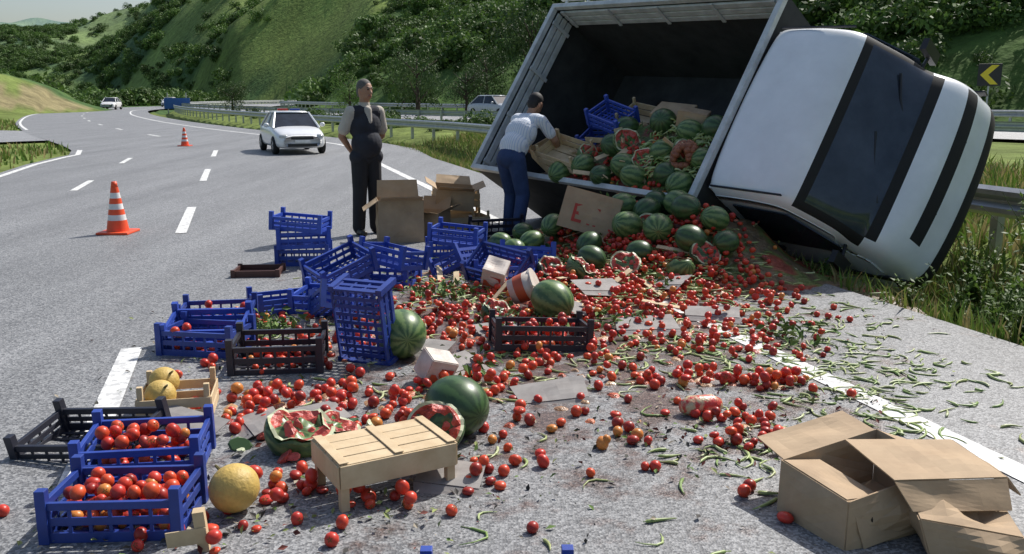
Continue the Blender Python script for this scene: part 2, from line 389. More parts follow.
for (x,y,h,n) in [(4.35,7.55,.8,26),(4.0,7.1,.7,24),(4.75,7.7,.95,26),(3.75,6.7,.5,18),(4.15,6.6,.65,24),(4.6,6.9,.9,26),(3.55,6.1,.35,12),(3.9,6.0,.4,16),(3.3,7.3,.35,12),(2.9,8.2,.3,12),(5.2,7.6,1.0,24),(4.3,6.1,.5,16),(4.9,8.3,1.0,26),(3.7,7.2,.6,20),(4.4,8.4,.9,24),(3.9,6.4,.7,20)]:
    weed(x,y,h,n,k); k+=1
# ------------------------------------------------------------ signs
blackm=mat('black_plastic',(.02,.02,.022),.4); yel=mat('sign_yellow',(.75,.62,.03),.4,(.7,.55,.03)); bluem=mat('sign_blue',(.03,.13,.45),.4)
e=empty('chevron_sign',TR(20.2,39.0,float(height([20.2],[39.0])[0]),R_(-27)))
zs=2.5-e.matrix_world.translation.z
g=MB(); g.add(tube([(0,.06,-.5),(0,.06,zs+.4)],.04,8)); g.obj('post',[galv],parent=e)
g=MB(); g.add(box(-.45,.45,-.02,.02,zs-.46,zs+.46)); g.obj('board',[blackm],parent=e,bevel=.01)
g=MB()
for a in (1,-1): g.add(([(-.36,-.026,zs),(-.05,-.026,zs),(.34,-.026,zs+a*.40),(.05,-.026,zs+a*.40)],[(0,1,2,3)]))
g.obj('chevron',[yel],parent=e)
e=empty('direction_sign',TR(-38,104,0,R_(15)))
g=MB(); g.add(tube([(-1,.1,-1),(-1,.1,2)],.06)); g.add(tube([(1,.1,-1),(1,.1,2)],.06)); g.obj('posts',[galv],parent=e)
g=MB(); g.add(box(-1.4,1.4,-.03,.03,.2,1.4)); g.obj('panel',[bluem],parent=e)
# ------------------------------------------------------------ truck
O=Vector((1.895,8.695,.729)); F=Vector((.644,-.765,-.001)).normalized(); Lv=Vector((.410,.343,.845)); Lv=(Lv-F*Lv.dot(F)).normalized(); Rv=F.cross(Lv)
ta=R_(2.2); F,Lv=(F*math.cos(ta)-Lv*math.sin(ta)),(Lv*math.cos(ta)+F*math.sin(ta))
O=O+Vector((-.06,0,.02))
TM=Matrix(((F.x,Lv.x,Rv.x,O.x),(F.y,Lv.y,Rv.y,O.y),(F.z,Lv.z,Rv.z,O.z),(0,0,0,1)))
truck=empty('overturned_truck',TM)
white=mat('truck_white_paint',(.88,.90,.93),.30,(.76,.78,.81),scale=2.5,spec=.5,coat=.4)
glass=mat('dark_glass',(.012,.016,.024),.12,(.03,.04,.06),scale=3,spec=.4)
wglass=mat('windscreen_glass',(.016,.024,.036),.07,(.05,.065,.09),scale=2.2,spec=.55,bump=.02,bscale=3)
rubber=mat('rubber_mat',(.015,.015,.015),.8); bedshade=mat('bed_interior_shade',(.05,.052,.055),.85,(.018,.02,.022),scale=3,bump=.3)  # cargo bed walls and floor: interior shadow is put into this dark colour
alu=mat('bed_frame_paint',(.66,.69,.70),.45,(.42,.44,.45),scale=6)
prof=[(0,-.06),(.04,-.015),(.2,.0),(.5,.0),(.76,-.04),(.88,-.10),(.93,-.15),(.97,-.20),(1.09,-.37),(1.23,-.57),(1.31,-.69),(1.35,-.75),(1.44,-.81),(1.53,-.89),(1.60,-1.01),(1.64,-1.15),(1.66,-1.30),(1.69,-1.37),(1.69,-1.57),(1.6,-1.68)]
ZB=-1.68
NW=11
v=[];f=[];ms=[]
wpos=[0,.03,.09,.25,.6,.94,1.28,1.63,1.79,1.85,1.88]
drop=[.13,.055,.012,-.012,-.03,-.035,-.03,-.012,.012,.055,.13]
for i,(a,b) in enumerate(prof):
    pa=prof[max(i-1,0)];pb=prof[min(i+1,len(prof)-1)]; t=Vector((pb[0]-pa[0],pb[1]-pa[1])).normalized(); n=Vector((-t.y,t.x))
    bul=min(.06,max(0,(-b-.5))*.1)
    for j in range(NW):
        w=wpos[j]; w=w+(bul if j>5 else (-bul if j<5 else 0))
        fr=1.0 if b>-.6 else 2.1
        v.append((a-n.x*drop[j]*fr,w,b-n.y*drop[j]*fr))
np_=len(prof)
for i in range(np_-1):
    for j in range(NW-1):
        f.append((i*NW+j,i*NW+j+1,(i+1)*NW+j+1,(i+1)*NW+j))
        m=0
        if 7<=i<=10 and 2<=j<=7: m=3
        if (6<=i<=10 and j in(1,8)) or (i==6 and 1<=j<=8) or (i==11 and 2<=j<=7): m=2
        if i==14 and 3<=j<=7: m=2
        if i>=17: m=2 if 0<=j<=9 else 0
        ms.append(m)
for sd in (0,1):
    j=0 if sd==0 else NW-1; base=len(v); rows=5
    for k in range(1,rows+1):
        for i,(a,b) in enumerate(prof):
            x,y,z=v[i*NW+j]; t=k/rows; zz=z+(ZB-z)*t; y=y+(-.05 if sd==0 else .05)*math.sin(min(1,t*1.6)*math.pi/2)*(1 if -z<1.1 else .3)
            v.append((x,y,zz))
    for k in range(rows):
        for i in range(np_-1):
            a=(i*NW+j) if k==0 else base+(k-1)*np_+i; b=((i+1)*NW+j) if k==0 else base+(k-1)*np_+i+1
            c=base+k*np_+i+1; d=base+k*np_+i
            f.append((a,b,c,d) if sd==1 else (d,c,b,a)); ms.append(0)
me=MB(); me.v=v; me.f=f; me.m=ms; me.sm=[True]*len(f)
cab=me.obj('cab_shell',[white,glass,rubber,wglass],parent=truck,subd=2)
g=MB()
g.add(box(.0,.03,.05,1.83,ZB+.02,-.08)); g.obj('cab_rear_wall',[white],parent=truck,bevel=.01)
g=MB()
for sd in (-1,1):
    y=-.055 if sd<0 else 1.935
    pts=[(.25,-.22),(.84,-.26),(1.16,-.72),(1.14,-.88),(.25,-.88)]
    vv=[(a,y-sd*.03*(1 if b>-.3 else 0),b) for a,b in pts]; vv2=[(a,y+sd*.012-sd*.03*(1 if b>-.3 else 0),b) for a,b in pts]
    n=len(pts); ff=[tuple(range(n)),tuple(range(2*n-1,n-1,-1))]+[(k,(k+1)%n,n+(k+1)%n,n+k) for k in range(n)]
    g.add((vv+vv2,ff))
g.obj('side_windows',[glass],parent=truck)
g=MB()
for sd in (-1,1):
    y=-.075 if sd<0 else 1.95
    g.add(box(.2,.21,y-.005,y+.005,-1.6,-.2)); g.add(box(.3,.45,y-.02,y+.01,-1.02,-.98))
    g.add(box(.4,1.6,y-.005,y+.012,-1.35,-1.28))
    yy=-.2 if sd<0 else 2.06
    g.add(tube([(1.16,1.88 if sd>0 else 0,-.82),(1.2,yy,-.8)],.018)); g.add(box(1.17,1.23,yy-.06,yy+.06,-.92,-.64))
g.add(tube([(1.36,.40,-.70),(1.25,.75,-.55),(1.20,1.0,-.47)],.012)); g.add(tube([(1.36,1.10,-.70),(1.25,1.4,-.55),(1.20,1.62,-.47)],.012))
# roof gutters
for y in (.05,1.83): g.add(box(.06,.86,y-.006,y+.006,-.035,-.012))
g.obj('trim_and_mirrors',[blackm],parent=truck)
lens=mat('headlamp_lens',(.6,.62,.62),.1,(.4,.42,.42),scale=20)
g=MB(); g.add(box(1.50,1.63,.16,.5,-1.27,-1.06)); g.add(box(1.50,1.63,1.38,1.72,-1.27,-1.06)); g.obj('headlamps',[lens],parent=truck,bevel=.03)
g=MB(); g.add(box(1.66,1.695,.55,1.33,-1.24,-1.13)); g.obj('grille',[blackm],parent=truck,bevel=.01)
g=MB()
for y in (.55,1.2): g.add(box(-3.4,1.5,y,y+.12,-1.78,-1.64))
for x in (-2.6,1.0): g.add(tube([(x,.1,-1.85),(x,1.8,-1.85)],.06,10))
g.obj('chassis',[rubber],parent=truck)
def wheel(g,M,r=.34,w=.2):
    n=28; ring=[(r*.55,-w/2),(r*.9,-w/2),(r,-w/2+.03),(r,w/2-.03),(r*.9,w/2),(r*.55,w/2)]
    v=[];f=[]
    for i in range(n):
        a=2*math.pi*i/n
        for q,y in ring: v.append((q*math.cos(a),y,q*math.sin(a)))
    k=len(ring)
    for i in range(n):
        for j in range(k-1): a=i*k+j;b=((i+1)%n)*k+j; f.append((a,a+1,b+1,b))
    g.add((v,f),0,M,True)
    g.add(([(r*.56*math.cos(2*math.pi*i/n),y,r*.56*math.sin(2*math.pi*i/n)) for y in (-w/2+.02,w/2-.02) for i in range(n)],[tuple(range(n)),tuple(range(2*n-1,n-1,-1))]),1,M)
    for k in range(5):
        a=2*math.pi*k/5
        for y in (-w/2+.0,w/2-.02): g.add(box(.03,r*.56,y,y+.02,-.025,.025),1,M@Matrix.Rotation(a,4,'Y'))
g=MB()
for x in (-2.6,1.0):
    for y in (.12,1.76): wheel(g,Matrix.Translation((x,y,-1.85)),.3)
g.obj('wheels',[rubber,galv],parent=truck)
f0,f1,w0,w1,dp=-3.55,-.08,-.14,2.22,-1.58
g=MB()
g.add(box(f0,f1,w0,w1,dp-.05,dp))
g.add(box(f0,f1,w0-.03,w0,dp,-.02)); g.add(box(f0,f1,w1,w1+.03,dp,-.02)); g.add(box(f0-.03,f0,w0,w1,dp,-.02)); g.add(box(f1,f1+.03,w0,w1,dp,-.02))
g.obj('cargo_bed_panels',[bedshade],parent=truck)
g=MB()
for y in (w0-.04,w1-.02): g.add(box(f0-.05,f1+.05,y,y+.06,-.03,.04))
for x in (f0-.05,f1-.02): g.add(box(x,x+.07,w0+.02,w1-.02,-.03,.04))
for k in range(3):
    z=-.10-.10*k
    g.add(box(f0+.04,f1-.02,w1-.035,w1-.005,z-.04,z+.04))
    g.add(box(f0+.005,f0+.035,w0+.03,w1-.04,z-.04,z+.04))
for k in range(5):
    x=f0+.1+k*.8
    g.add(box(x,x+.05,w1-.055,w1-.036,-.36,-.03)); 
for k in range(4):
    y=w0+.1+k*.68
    g.add(box(f0+.036,f0+.055,y,y+.05,-.36,-.03))
for k in range(9):
    x=f0+.1+k*.4; g.add(box(x,x+.03,w1+.03,w1+.13,-.05,-.02))
g.add(box(f0,f1,w1+.13,w1+.16,-.055,-.015))
g.obj('cargo_frame',[alu],parent=truck,bevel=.006)
# ------------------------------------------------------------ debris heap + produce
def heap(x,y):
    a=Vector((.80,9.70));b=Vector((1.95,8.50));p=Vector((x,y));d=b-a;t=max(0,min(1,(p-a).dot(d)/d.dot(d)));q=(p-(a+d*t))
    dist=q.length
    hh=.68*math.exp(-(dist/.68)**2)*(.85+.3*n2(x,y,.5,31))*(.8+.2*t)
    hh+=.08*math.exp(-(((x-.95)/1.1)**2+((y-7.7)/.9)**2))
    return max(0,hh-.02)
hm=attrmat('crushed_produce_mat','Col',rough=.45,noise_amt=.5,nscale=14,bump=.8,bdist=.03,bscale=25)
v=[];f=[];c=[]; nx,ny=90,100
for j in range(ny):
    for i in range(nx):
        x=-1.6+i*(4.8/(nx-1)); y=6.2+j*(5.2/(ny-1)); z=heap(x,y)+.02*n2(x,y,.12,33)
        v.append((x,y,z-.03)); q=n2(x,y,.25,35)
        c.append((.28,.06,.035) if q>.12 else ((.12,.15,.04) if q>-.12 else (.16,.11,.06)))
for j in range(ny-1):
    for i in range(nx-1): a=j*nx+i; f.append((a,a+1,a+1+nx,a+nx))
g=MB(); g.v=v;g.f=f;g.m=[0]*len(f);g.sm=[True]*len(f);g.c=c; g.obj('crushed_produce_heap',[hm])
def toW(a,w,r): return TM@Vector((a,w,r))
def hp(a,s,off=0):
    # cargo pile surface: s 0..1 climbs the sloping face from the lower rim, s>1 runs back into the box
    k=min(1,max(0,(a+2.75)/1.25)); k=.12+.88*k*k*(3-2*k)
    top=.92*k+.10*n2(a,s,.45,43)*k
    if s<=1: w=w0+top*s; dz=.03+.24*s+.05*n2(a,s,.2,44)
    else: w=w0+top+.42*(s-1)*k; dz=.27+(s-1)*1.25
    return Vector((a,w+.25*off,-dz+.8*off))
def HW(a,s,off=0): return TM@hp(a,s,off)
v=[];f=[];c=[]; nx,ny=70,50
for j in range(ny):
    for i in range(nx):
        a=-3.5+i*(3.40/(nx-1)); s=-.02+j*(2.04/(ny-1)); p=hp(a,s,.02*n2(a*3,s*3,.5,46)); v.append(tuple(p)); q=n2(a,s,.22,42)
        c.append((.20,.05,.03) if q>.22 else ((.09,.14,.035) if q>-.12 else (.17,.12,.07)))
for j in range(ny-1):
    for i in range(nx-1): a=j*nx+i; f.append((a,a+1,a+1+nx,a+nx))
g=MB(); g.v=v;g.f=f;g.m=[0]*len(f);g.sm=[True]*len(f);g.c=c; g.obj('cargo_heap',[hm],parent=truck)
tomt=sphere(10,7,1,1,.84)
def calyx():
    v=[(0,0,.80)];f=[]
    for k in range(5):
        a=2*math.pi*k/5
        v+=[(math.cos(a-.3)*.2,math.sin(a-.3)*.2,.86),(math.cos(a)*.55,math.sin(a)*.55,.80),(math.cos(a+.3)*.2,math.sin(a+.3)*.2,.86)]
        o=1+3*k; f.append((0,o,o+1,o+2))
    return v,f
cal=calyx()
redm=attrmat('tomato_skin','Col',rough=.36,noise_amt=.25,nscale=25,spec=.4)
stalk=mat('calyx_green',(.06,.13,.02),.7)
class Spill:
    def __init__(s): s.b=MB(); s.grid={}
    def place(s,x,y,r,zf,maxl=2):
        key=(int(x/.07),int(y/.07)); lvl=0
        for i in(-1,0,1):
            for j in (-1,0,1):
                for (px,py,pl) in s.grid.get((key[0]+i,key[1]+j),[]):
                    if (px-x)**2+(py-y)**2<(r*1.75)**2: lvl=max(lvl,pl+1)
        if lvl>maxl: return
        s.grid.setdefault(key,[]).append((x,y,lvl))
        s.tom(x,y,zf(x,y)+r*.82+lvl*r*1.25,r)
    def tom(s,x,y,z,r):
        sq=random.uniform(.85,1.1)
        if random.random()<.2: sq=random.uniform(.4,.75)
        M=Matrix.Translation((x,y,z-(1-min(1,sq))*r*.6))@Matrix.Diagonal((1,1,min(1,sq+.1),1))@Euler((random.uniform(-1.6,1.6),random.uniform(-1.6,1.6),random.uniform(0,6.28))).to_matrix().to_4x4()@Matrix.Diagonal((r*random.uniform(.92,1.12),r*random.uniform(.9,1.05),r*random.uniform(.85,1.15),1))
        t=random.random(); col=(.50+.16*t,.04+.05*t*t,.028)
        q=random.random()
        if q<.08: col=(.60,.22,.05)
        elif q<.26: col=(.33,.03,.02)
        s.b.add(tomt,0,M,True,col)
        if random.random()<.5: s.b.add(cal,1,M,False,col)
sp=Spill()
clusters=[(.9,7.7,.55,.5,300),(1.25,7.1,.45,.45,190),(.5,7.0,.45,.45,170),(1.5,8.1,.35,.3,140),(.5,8.5,.5,.4,150),(-.15,7.2,.35,.5,120),(-.55,6.5,.35,.35,90),(-.65,5.95,.35,.25,75),(.3,6.1,.5,.35,75),(.1,5.35,.35,.2,40),(-.95,4.68,.35,.16,95),(-1.35,4.5,.2,.15,35),(.1,4.5,.35,.25,18),(.05,4.95,.3,.2,22),(1.1,5.0,.22,.08,48),(1.52,4.93,.10,.07,26),(1.25,6.2,.35,.3,75),(1.4,5.75,.3,.15,30),(.75,5.75,.3,.3,32),(1.25,4.25,.08,.12,17),(.93,3.6,.3,.3,6),(.25,3.6,.5,.35,9),(-.2,3.65,.12,.10,12),(-.6,3.35,.12,.06,8),(-1.06,3.5,.2,.12,26),(-1.4,3.2,.25,.08,14),(-1.0,3.1,.2,.1,6),(.58,4.1,.05,.05,5),(1.08,4.0,.10,.03,9),(1.06,4.36,.12,.06,9),(1.86,4.66,.02,.02,1),(-1.85,6.3,.25,.25,35),(-1.3,6.0,.3,.3,35),(-.9,7.6,.3,.3,30),(-1.6,5.3,.25,.15,22),(2.0,7.2,.35,.4,30),(1.9,6.4,.3,.3,12),(-.3,4.1,.2,.10,9),(-.7,4.3,.15,.08,14),(.5,3.9,.5,.3,6),(1.3,3.85,.05,.04,4)]
for cx,cy,sx,sy,n in clusters:
    for _ in range(n): sp.place(random.gauss(cx,sx),random.gauss(cy,sy),random.uniform(.022,.034) if cy<5.5 else random.uniform(.020,.032),heap,1 if cy<6 else 2)
for _ in range(420):
    t=random.random(); x=.5+1.5*t+random.gauss(0,.15); y=9.5-1.1*t-random.uniform(0,1.0); sp.place(x,y,random.uniform(.022,.031),heap)
for _ in range(200):
    a=random.uniform(-1.9,-.2);s=random.uniform(.0,.8); p=HW(a,s,.03); sp.tom(p.x,p.y,p.z,.029)
sp.b.obj('spilled_tomatoes',[redm,stalk])
g=MB()
pulp=attrmat('tomato_pulp','Col',rough=.3,noise_amt=.5,nscale=30,bump=.8,bdist=.012,bscale=60)
for cx,cy,sx,sy,n in clusters[:20]:
    for _ in range(max(3,n//3)):
        x=random.gauss(cx,sx);y=random.gauss(cy,sy);z=heap(x,y); r=random.uniform(.015,.055)
        m=random.randint(7,11); rr=[random.uniform(.55,1.25) for _ in range(m)]
        v=[(0,0,.011)]+[(math.cos(6.283*k/m)*rr[k]*.6,math.sin(6.283*k/m)*rr[k]*.6,.009/1+random.uniform(-.3,.3)*.01) for k in range(m)]+[(math.cos(6.283*k/m)*rr[k],math.sin(6.283*k/m)*rr[k],-.004) for k in range(m)]
        f=[(0,1+k,1+(k+1)%m) for k in range(m)]+[(1+k,1+m+k,1+m+(k+1)%m,1+(k+1)%m) for k in range(m)]
        g.add((v,f),0,Matrix.Translation((x,y,z+.003))@Matrix.Rotation(random.random()*6,4,'Z')@Matrix.Diagonal((r,r*.8,1,1)),True,random.choice([(.42,.09,.04),(.52,.17,.08),(.33,.045,.03),(.5,.3,.16),(.3,.16,.08)]))
g.obj('crushed_tomato_pulp',[pulp])
pepm=attrmat('green_pepper_skin','Col',rough=.45,noise_amt=.25,nscale=12)
g=MB()
def pepper(x,y,z,l=None,th=None,steep=0):
    l=l or random.uniform(.07,.18); th=th or random.uniform(.0045,.0085); a=random.uniform(0,6.28); k=random.gauss(0,.7)*l
    P=[]
    for t in (0,.08,.12,.35,.6,.85,1): P.append((( t-.5)*l,k*(t*(1-t))*1.8,math.sin(t*3.14)*steep*l)); 
    rr=[.002,.002,th,th*1.05,th*.85,th*.5,.0015]
    col=random.choice([(.28,.36,.12),(.38,.46,.18),(.20,.30,.08),(.46,.50,.26),(.34,.38,.14)])
    g.add(tube(P,rr,6),0,Matrix.Translation((x,y,z+th))@Matrix.Rotation(a,4,'Z')@Matrix.Rotation(random.gauss(0,.04+steep),4,'Y'),True,col)
for cx,cy,sx,sy,n in [(1.22,5.65,.3,.3,110),(1.8,5.9,.38,.4,110),(2.1,5.3,.35,.35,75),(2.3,5.0,.3,.2,30),(1.6,4.4,.4,.25,60),(1.94,4.5,.25,.2,40),(2.3,6.6,.4,.5,65),(1.1,3.8,.25,.2,32),(.4,3.7,.4,.3,10),(.5,3.2,.4,.15,4),(1.0,8.3,.6,.35,200),(.9,7.3,.6,.4,200),(.2,6.8,.45,.4,110),(-1.8,6.15,.18,.15,80),(1.6,7.7,.4,.4,120),(-.6,7.6,.4,.4,80),(.1,5.4,.4,.3,35),(-.5,4.9,.4,.2,30),(-.2,9.0,.4,.4,50),(.75,5.2,.5,.3,60)]:
    for _ in range(n):
        x=random.gauss(cx,sx);y=random.gauss(cy,sy); pepper(x,y,heap(x,y)+(random.uniform(0,.05) if y>6.5 and x<1.8 else 0))
for _ in range(600):
    a=random.uniform(-1.1,-.12);s=random.uniform(.2,1.5); p=HW(a,s,.03); pepper(p.x,p.y,p.z,th=.011,steep=.3)
g.obj('spilled_green_peppers',[pepm])
g=MB()
for _ in range(2600):
    cx,cy,sx,sy,n=random.choice(clusters); x=random.gauss(cx,sx*1.5+.08);y=random.gauss(cy,sy*1.5+.08);z=heap(x,y)+random.uniform(.006,.02);s=random.uniform(.005,.024)
    M=TR(x,y,z,random.uniform(0,6.28),random.gauss(0,.5),random.gauss(0,.5),s)
    g.add(([(-1,0,0),(0,-.5,.2),(1,0,0),(0,.5,.2)],[(0,1,2,3)]),0,M,False,random.choice([(.12,.2,.04),(.24,.28,.09),(.05,.05,.04),(.14,.03,.02),(.05,.045,.04),(.35,.3,.22)]))
for cx,cy,n in [(-1.8,6.1,220),(.95,8.9,160),(.5,8.3,140),(-.5,7.2,140),(1.9,5.9,70),(.0,6.3,100),(1.3,7.4,120),(-.3,5.2,50),(.8,6.3,80)]:
    for _ in range(n):
        x=random.gauss(cx,.17);y=random.gauss(cy,.15);z=heap(x,y)+random.uniform(.01,.10);s=random.uniform(.02,.045)
        g.add(([(-1,0,0),(0,-.45,.25),(1,0,0),(0,.45,.25)],[(0,1,2,3)]),0,TR(x,y,z,random.uniform(0,6.28),random.gauss(0,.7),random.gauss(0,.7),s),False,random.choice([(.10,.18,.035),(.16,.24,.06),(.07,.13,.03)]))
for _ in range(500):
    p=HW(random.uniform(-2.2,-.15),random.uniform(0,1.4),.05); g.add(([(-1,0,0),(0,-.45,.25),(1,0,0),(0,.45,.25)],[(0,1,2,3)]),0,TR(p.x,p.y,p.z,random.uniform(0,6.28),random.gauss(0,.8),random.gauss(0,.8),random.uniform(.02,.05)),False,random.choice([(.10,.18,.035),(.16,.24,.06),(.07,.13,.03),(.25,.2,.12)]))
g.obj('leaf_litter_scraps',[attrmat('scrap_mat','Col',rough=.8)])
# ------------------------------------------------------------ watermelons & melons
def melonmat(name,light,dark,k=11):
    m,nt,b=newmat(name);N=nt.nodes;Lk=nt.links
    tc=N.new('ShaderNodeTexCoord');sx=N.new('ShaderNodeSeparateXYZ');Lk.new(tc.outputs['Object'],sx.inputs[0])
    at=N.new('ShaderNodeMath');at.operation='ARCTAN2';Lk.new(sx.outputs['Y'],at.inputs[0]);Lk.new(sx.outputs['Z'],at.inputs[1])
    nz=N.new('ShaderNodeTexNoise');nz.inputs['Scale'].default_value=26;nz.inputs['Detail'].default_value=6;nz.inputs['Roughness'].default_value=.7;Lk.new(tc.outputs['Object'],nz.inputs['Vector'])
    m1=N.new('ShaderNodeMath');m1.operation='MULTIPLY_ADD';Lk.new(at.outputs[0],m1.inputs[0]);m1.inputs[1].default_value=k
    m2=N.new('ShaderNodeMath');m2.operation='MULTIPLY';m2.inputs[1].default_value=7;Lk.new(nz.outputs['Fac'],m2.inputs[0]);Lk.new(m2.outputs[0],m1.inputs[2])
    sn=N.new('ShaderNodeMath');sn.operation='SINE';Lk.new(m1.outputs[0],sn.inputs[0])
    rp=N.new('ShaderNodeValToRGB');rp.color_ramp.elements[0].position=.15;rp.color_ramp.elements[1].position=.8
    mr=N.new('ShaderNodeMapRange');mr.inputs['From Min'].default_value=-1;Lk.new(sn.outputs[0],mr.inputs['Value'])
    rp.color_ramp.elements[0].color=(*dark,1);rp.color_ramp.elements[1].color=(*light,1)
    Lk.new(mr.outputs['Result'],rp.inputs['Fac']);Lk.new(rp.outputs['Color'],b.inputs['Base Color']);b.inputs['Roughness'].default_value=.38
    return m
wmA=melonmat('watermelon_rind_striped',(.15,.23,.08),(.05,.11,.035)); wmB=melonmat('watermelon_rind_dark',(.06,.12,.04),(.028,.065,.022))
flesh=mat('watermelon_flesh',(.62,.13,.10),.4,(.36,.045,.035),scale=18,bump=.9,bscale=40); rindi=mat('watermelon_rind_inner',(.58,.62,.40),.5)
melm=mat('melon_skin',(.66,.45,.12),.55,(.48,.33,.09),scale=22,bump=.4)
stemm=mat('dry_stem',(.16,.14,.05),.8)
def watermelon(x,y,z,r=.13,dark=False,name='watermelon',e=1.15):
    v,f=sphere(28,18,r*e,r,r*.97); b=MB().add((v,f),0,None,True)
    b.add(tube([(r*e*.97,0,0),(r*e+.02,.005,.01),(r*e+.035,.02,.012)],[.006,.004,.003],6),1)
    b.obj(name,[wmB if dark else wmA,stemm],M=TR(x,y,z,random.uniform(0,6.28),random.uniform(-.5,.5),random.uniform(-.4,.4)))
def wmg(x,y,r=.13,dark=False,zo=0): watermelon(x,y,heap(x,y)+r*.93+zo,r,dark)
wmg(.30,6.5,.15); wmg(-.70,5.5,.16); wmg(-.27,4.18,.15,True)
for x,y,r,d,z in [(-.12,9.2,.115,0,0),(.02,8.8,.12,0,0),(.2,9.0,.12,0,0),(.12,9.35,.11,1,.0),(.42,9.2,.12,0,.0),(.74,8.5,.12,1,0),(1.1,8.5,.14,0,.0),(1.32,8.75,.13,1,.03),(1.35,8.25,.14,0,.0),(1.62,8.35,.13,1,.0),(1.6,7.95,.13,1,0),(1.85,8.15,.12,0,.0),(1.1,8.95,.13,0,.0),(.72,8.0,.12,1,.0),(1.9,7.9,.11,1,0),(1.15,8.0,.11,1,0),(1.6,8.65,.13,0,0),(1.45,8.95,.12,1,0)]:
    wmg(x,y,r,bool(d),z)
for a,s,r,d in [(-1.75,.25,.13,0),(-1.5,.55,.14,1),(-1.55,.9,.13,1),(-1.15,.3,.14,0),(-1.05,.95,.15,1),(-.8,.55,.13,0),(-.35,.95,.14,1),(-.62,.9,.13,0),(-.25,.5,.12,0),(-.55,.25,.13,1),(-.9,.15,.13,0),(-1.35,.1,.12,1),(-.3,.15,.13,0),(-.8,1.25,.14,1),(-.3,1.3,.14,1),(-2.0,.1,.13,0),(-1.3,1.2,.14,1)]:
    p=HW(a,s,r*.55); watermelon(p.x,p.y,p.z,r,bool(d))
def cutmelon(x,y,z,r,rz,rx,ry,name='cut_watermelon',dark=False):
    v,f=sphere(28,18,r*1.1,r,r)
    zc=r*.12
    v2=[(p[0],p[1],min(p[2],zc+.05*n2(p[0],p[1],.07,int(r*1000)))) for p in v]
    b=MB(); b.add((v2,f),0,None,True)
    n=26;rings=9;fv=[(0,0,zc+.02)];ff=[]
    for k in range(1,rings+1):
        q=k/rings
        for i in range(n):
            a=2*math.pi*i/n; px=math.cos(a)*q*r*1.07*.985;py=math.sin(a)*q*r*.985
            fv.append((px,py,zc+.014+.05*n2(px,py,.07,int(r*1000))+(.05*n2(px,py,.04,3)-.03*(1-q))*(1 if k<rings-1 else 0)))
    for i in range(n): ff.append((0,1+i,1+(i+1)%n))
    for k in range(rings-1):
        for i in range(n): a=1+k*n+i;c=1+k*n+(i+1)%n; ff.append((a,a+n,c+n,c))
    b.add((fv,ff[:n+(rings-2)*n]),1,None,False); b.add((fv,ff[n+(rings-2)*n:]),2,None,False)
    b.obj(name,[wmB if dark else wmA,flesh,rindi],M=TR(x,y,z,rz,rx,ry))
cutmelon(-.99,3.98,.09,.15,.3,.2,.2); cutmelon(-.84,4.1,.06,.11,1.3,.5,.3); cutmelon(-.36,3.98,.10,.13,.2,.9,-.2,dark=True)
for a,s,r,rz,rx,ry in [(-1.35,.62,.15,.2,1.1,.2),(-.5,.6,.13,.3,1.0,.2),(-.95,.4,.12,-.3,1.0,-.3),(-1.8,.45,.12,.4,.9,.1)]:
    p=HW(a,s,.09); cutmelon(p.x,p.y,p.z,r,rz,rx,ry)
for x,y,r,rz,rx,ry in [(.62,7.7,.15,1,.5,.3),(1.0,7.8,.13,.2,.7,-.2),(1.45,7.6,.12,2,.4,.5),(.35,7.9,.12,.4,.8,.1),(1.7,7.8,.13,.1,.8,.2),(1.3,8.5,.13,-.3,.9,0),(-.1,6.4,.12,.6,.5,.2)]:
    cutmelon(x,y,heap(x,y)+r*.62,r,rz,rx,ry,dark=random.random()<.5)
g=MB()
for _ in range(60):
    x=random.gauss(.9,.5);y=random.gauss(7.8,.6)
    if _<12: x,y=random.gauss(-.95,.15),random.gauss(4.0,.15)
    s=random.uniform(.5,1.1); v,f=sphere(10,6,.05*s,.035*s,.03*s); v=[(a+.01*random.random(),b_+.01*random.random(),min(c_,.005)) for a,b_,c_ in v]; g.add((v,f),random.choice([0,0,0,1,2]),TR(x,y,heap(x,y)+.025,random.uniform(0,6),random.uniform(-1.5,1.5),random.uniform(-1,1)),False)
g.obj('watermelon_fragments',[flesh,rindi,wmB])
def melon(x,y,z,r,sc=(1,1,.95)):
    v,f=sphere(24,16,r*sc[0],r*sc[1],r*sc[2]); b=MB().add((v,f),0,None,True); b.add(tube([(0,0,r*.9),(.005,.0,r+.02)],[.008,.005],6),1)
    b.obj('yellow_melon',[melm,stemm],M=TR(x,y,z,random.uniform(0,6),.7,.4))
melon(-1.10,3.33,.098,.10); melon(-1.80,4.40,.12,.078); melon(-1.84,4.56,.14,.078)
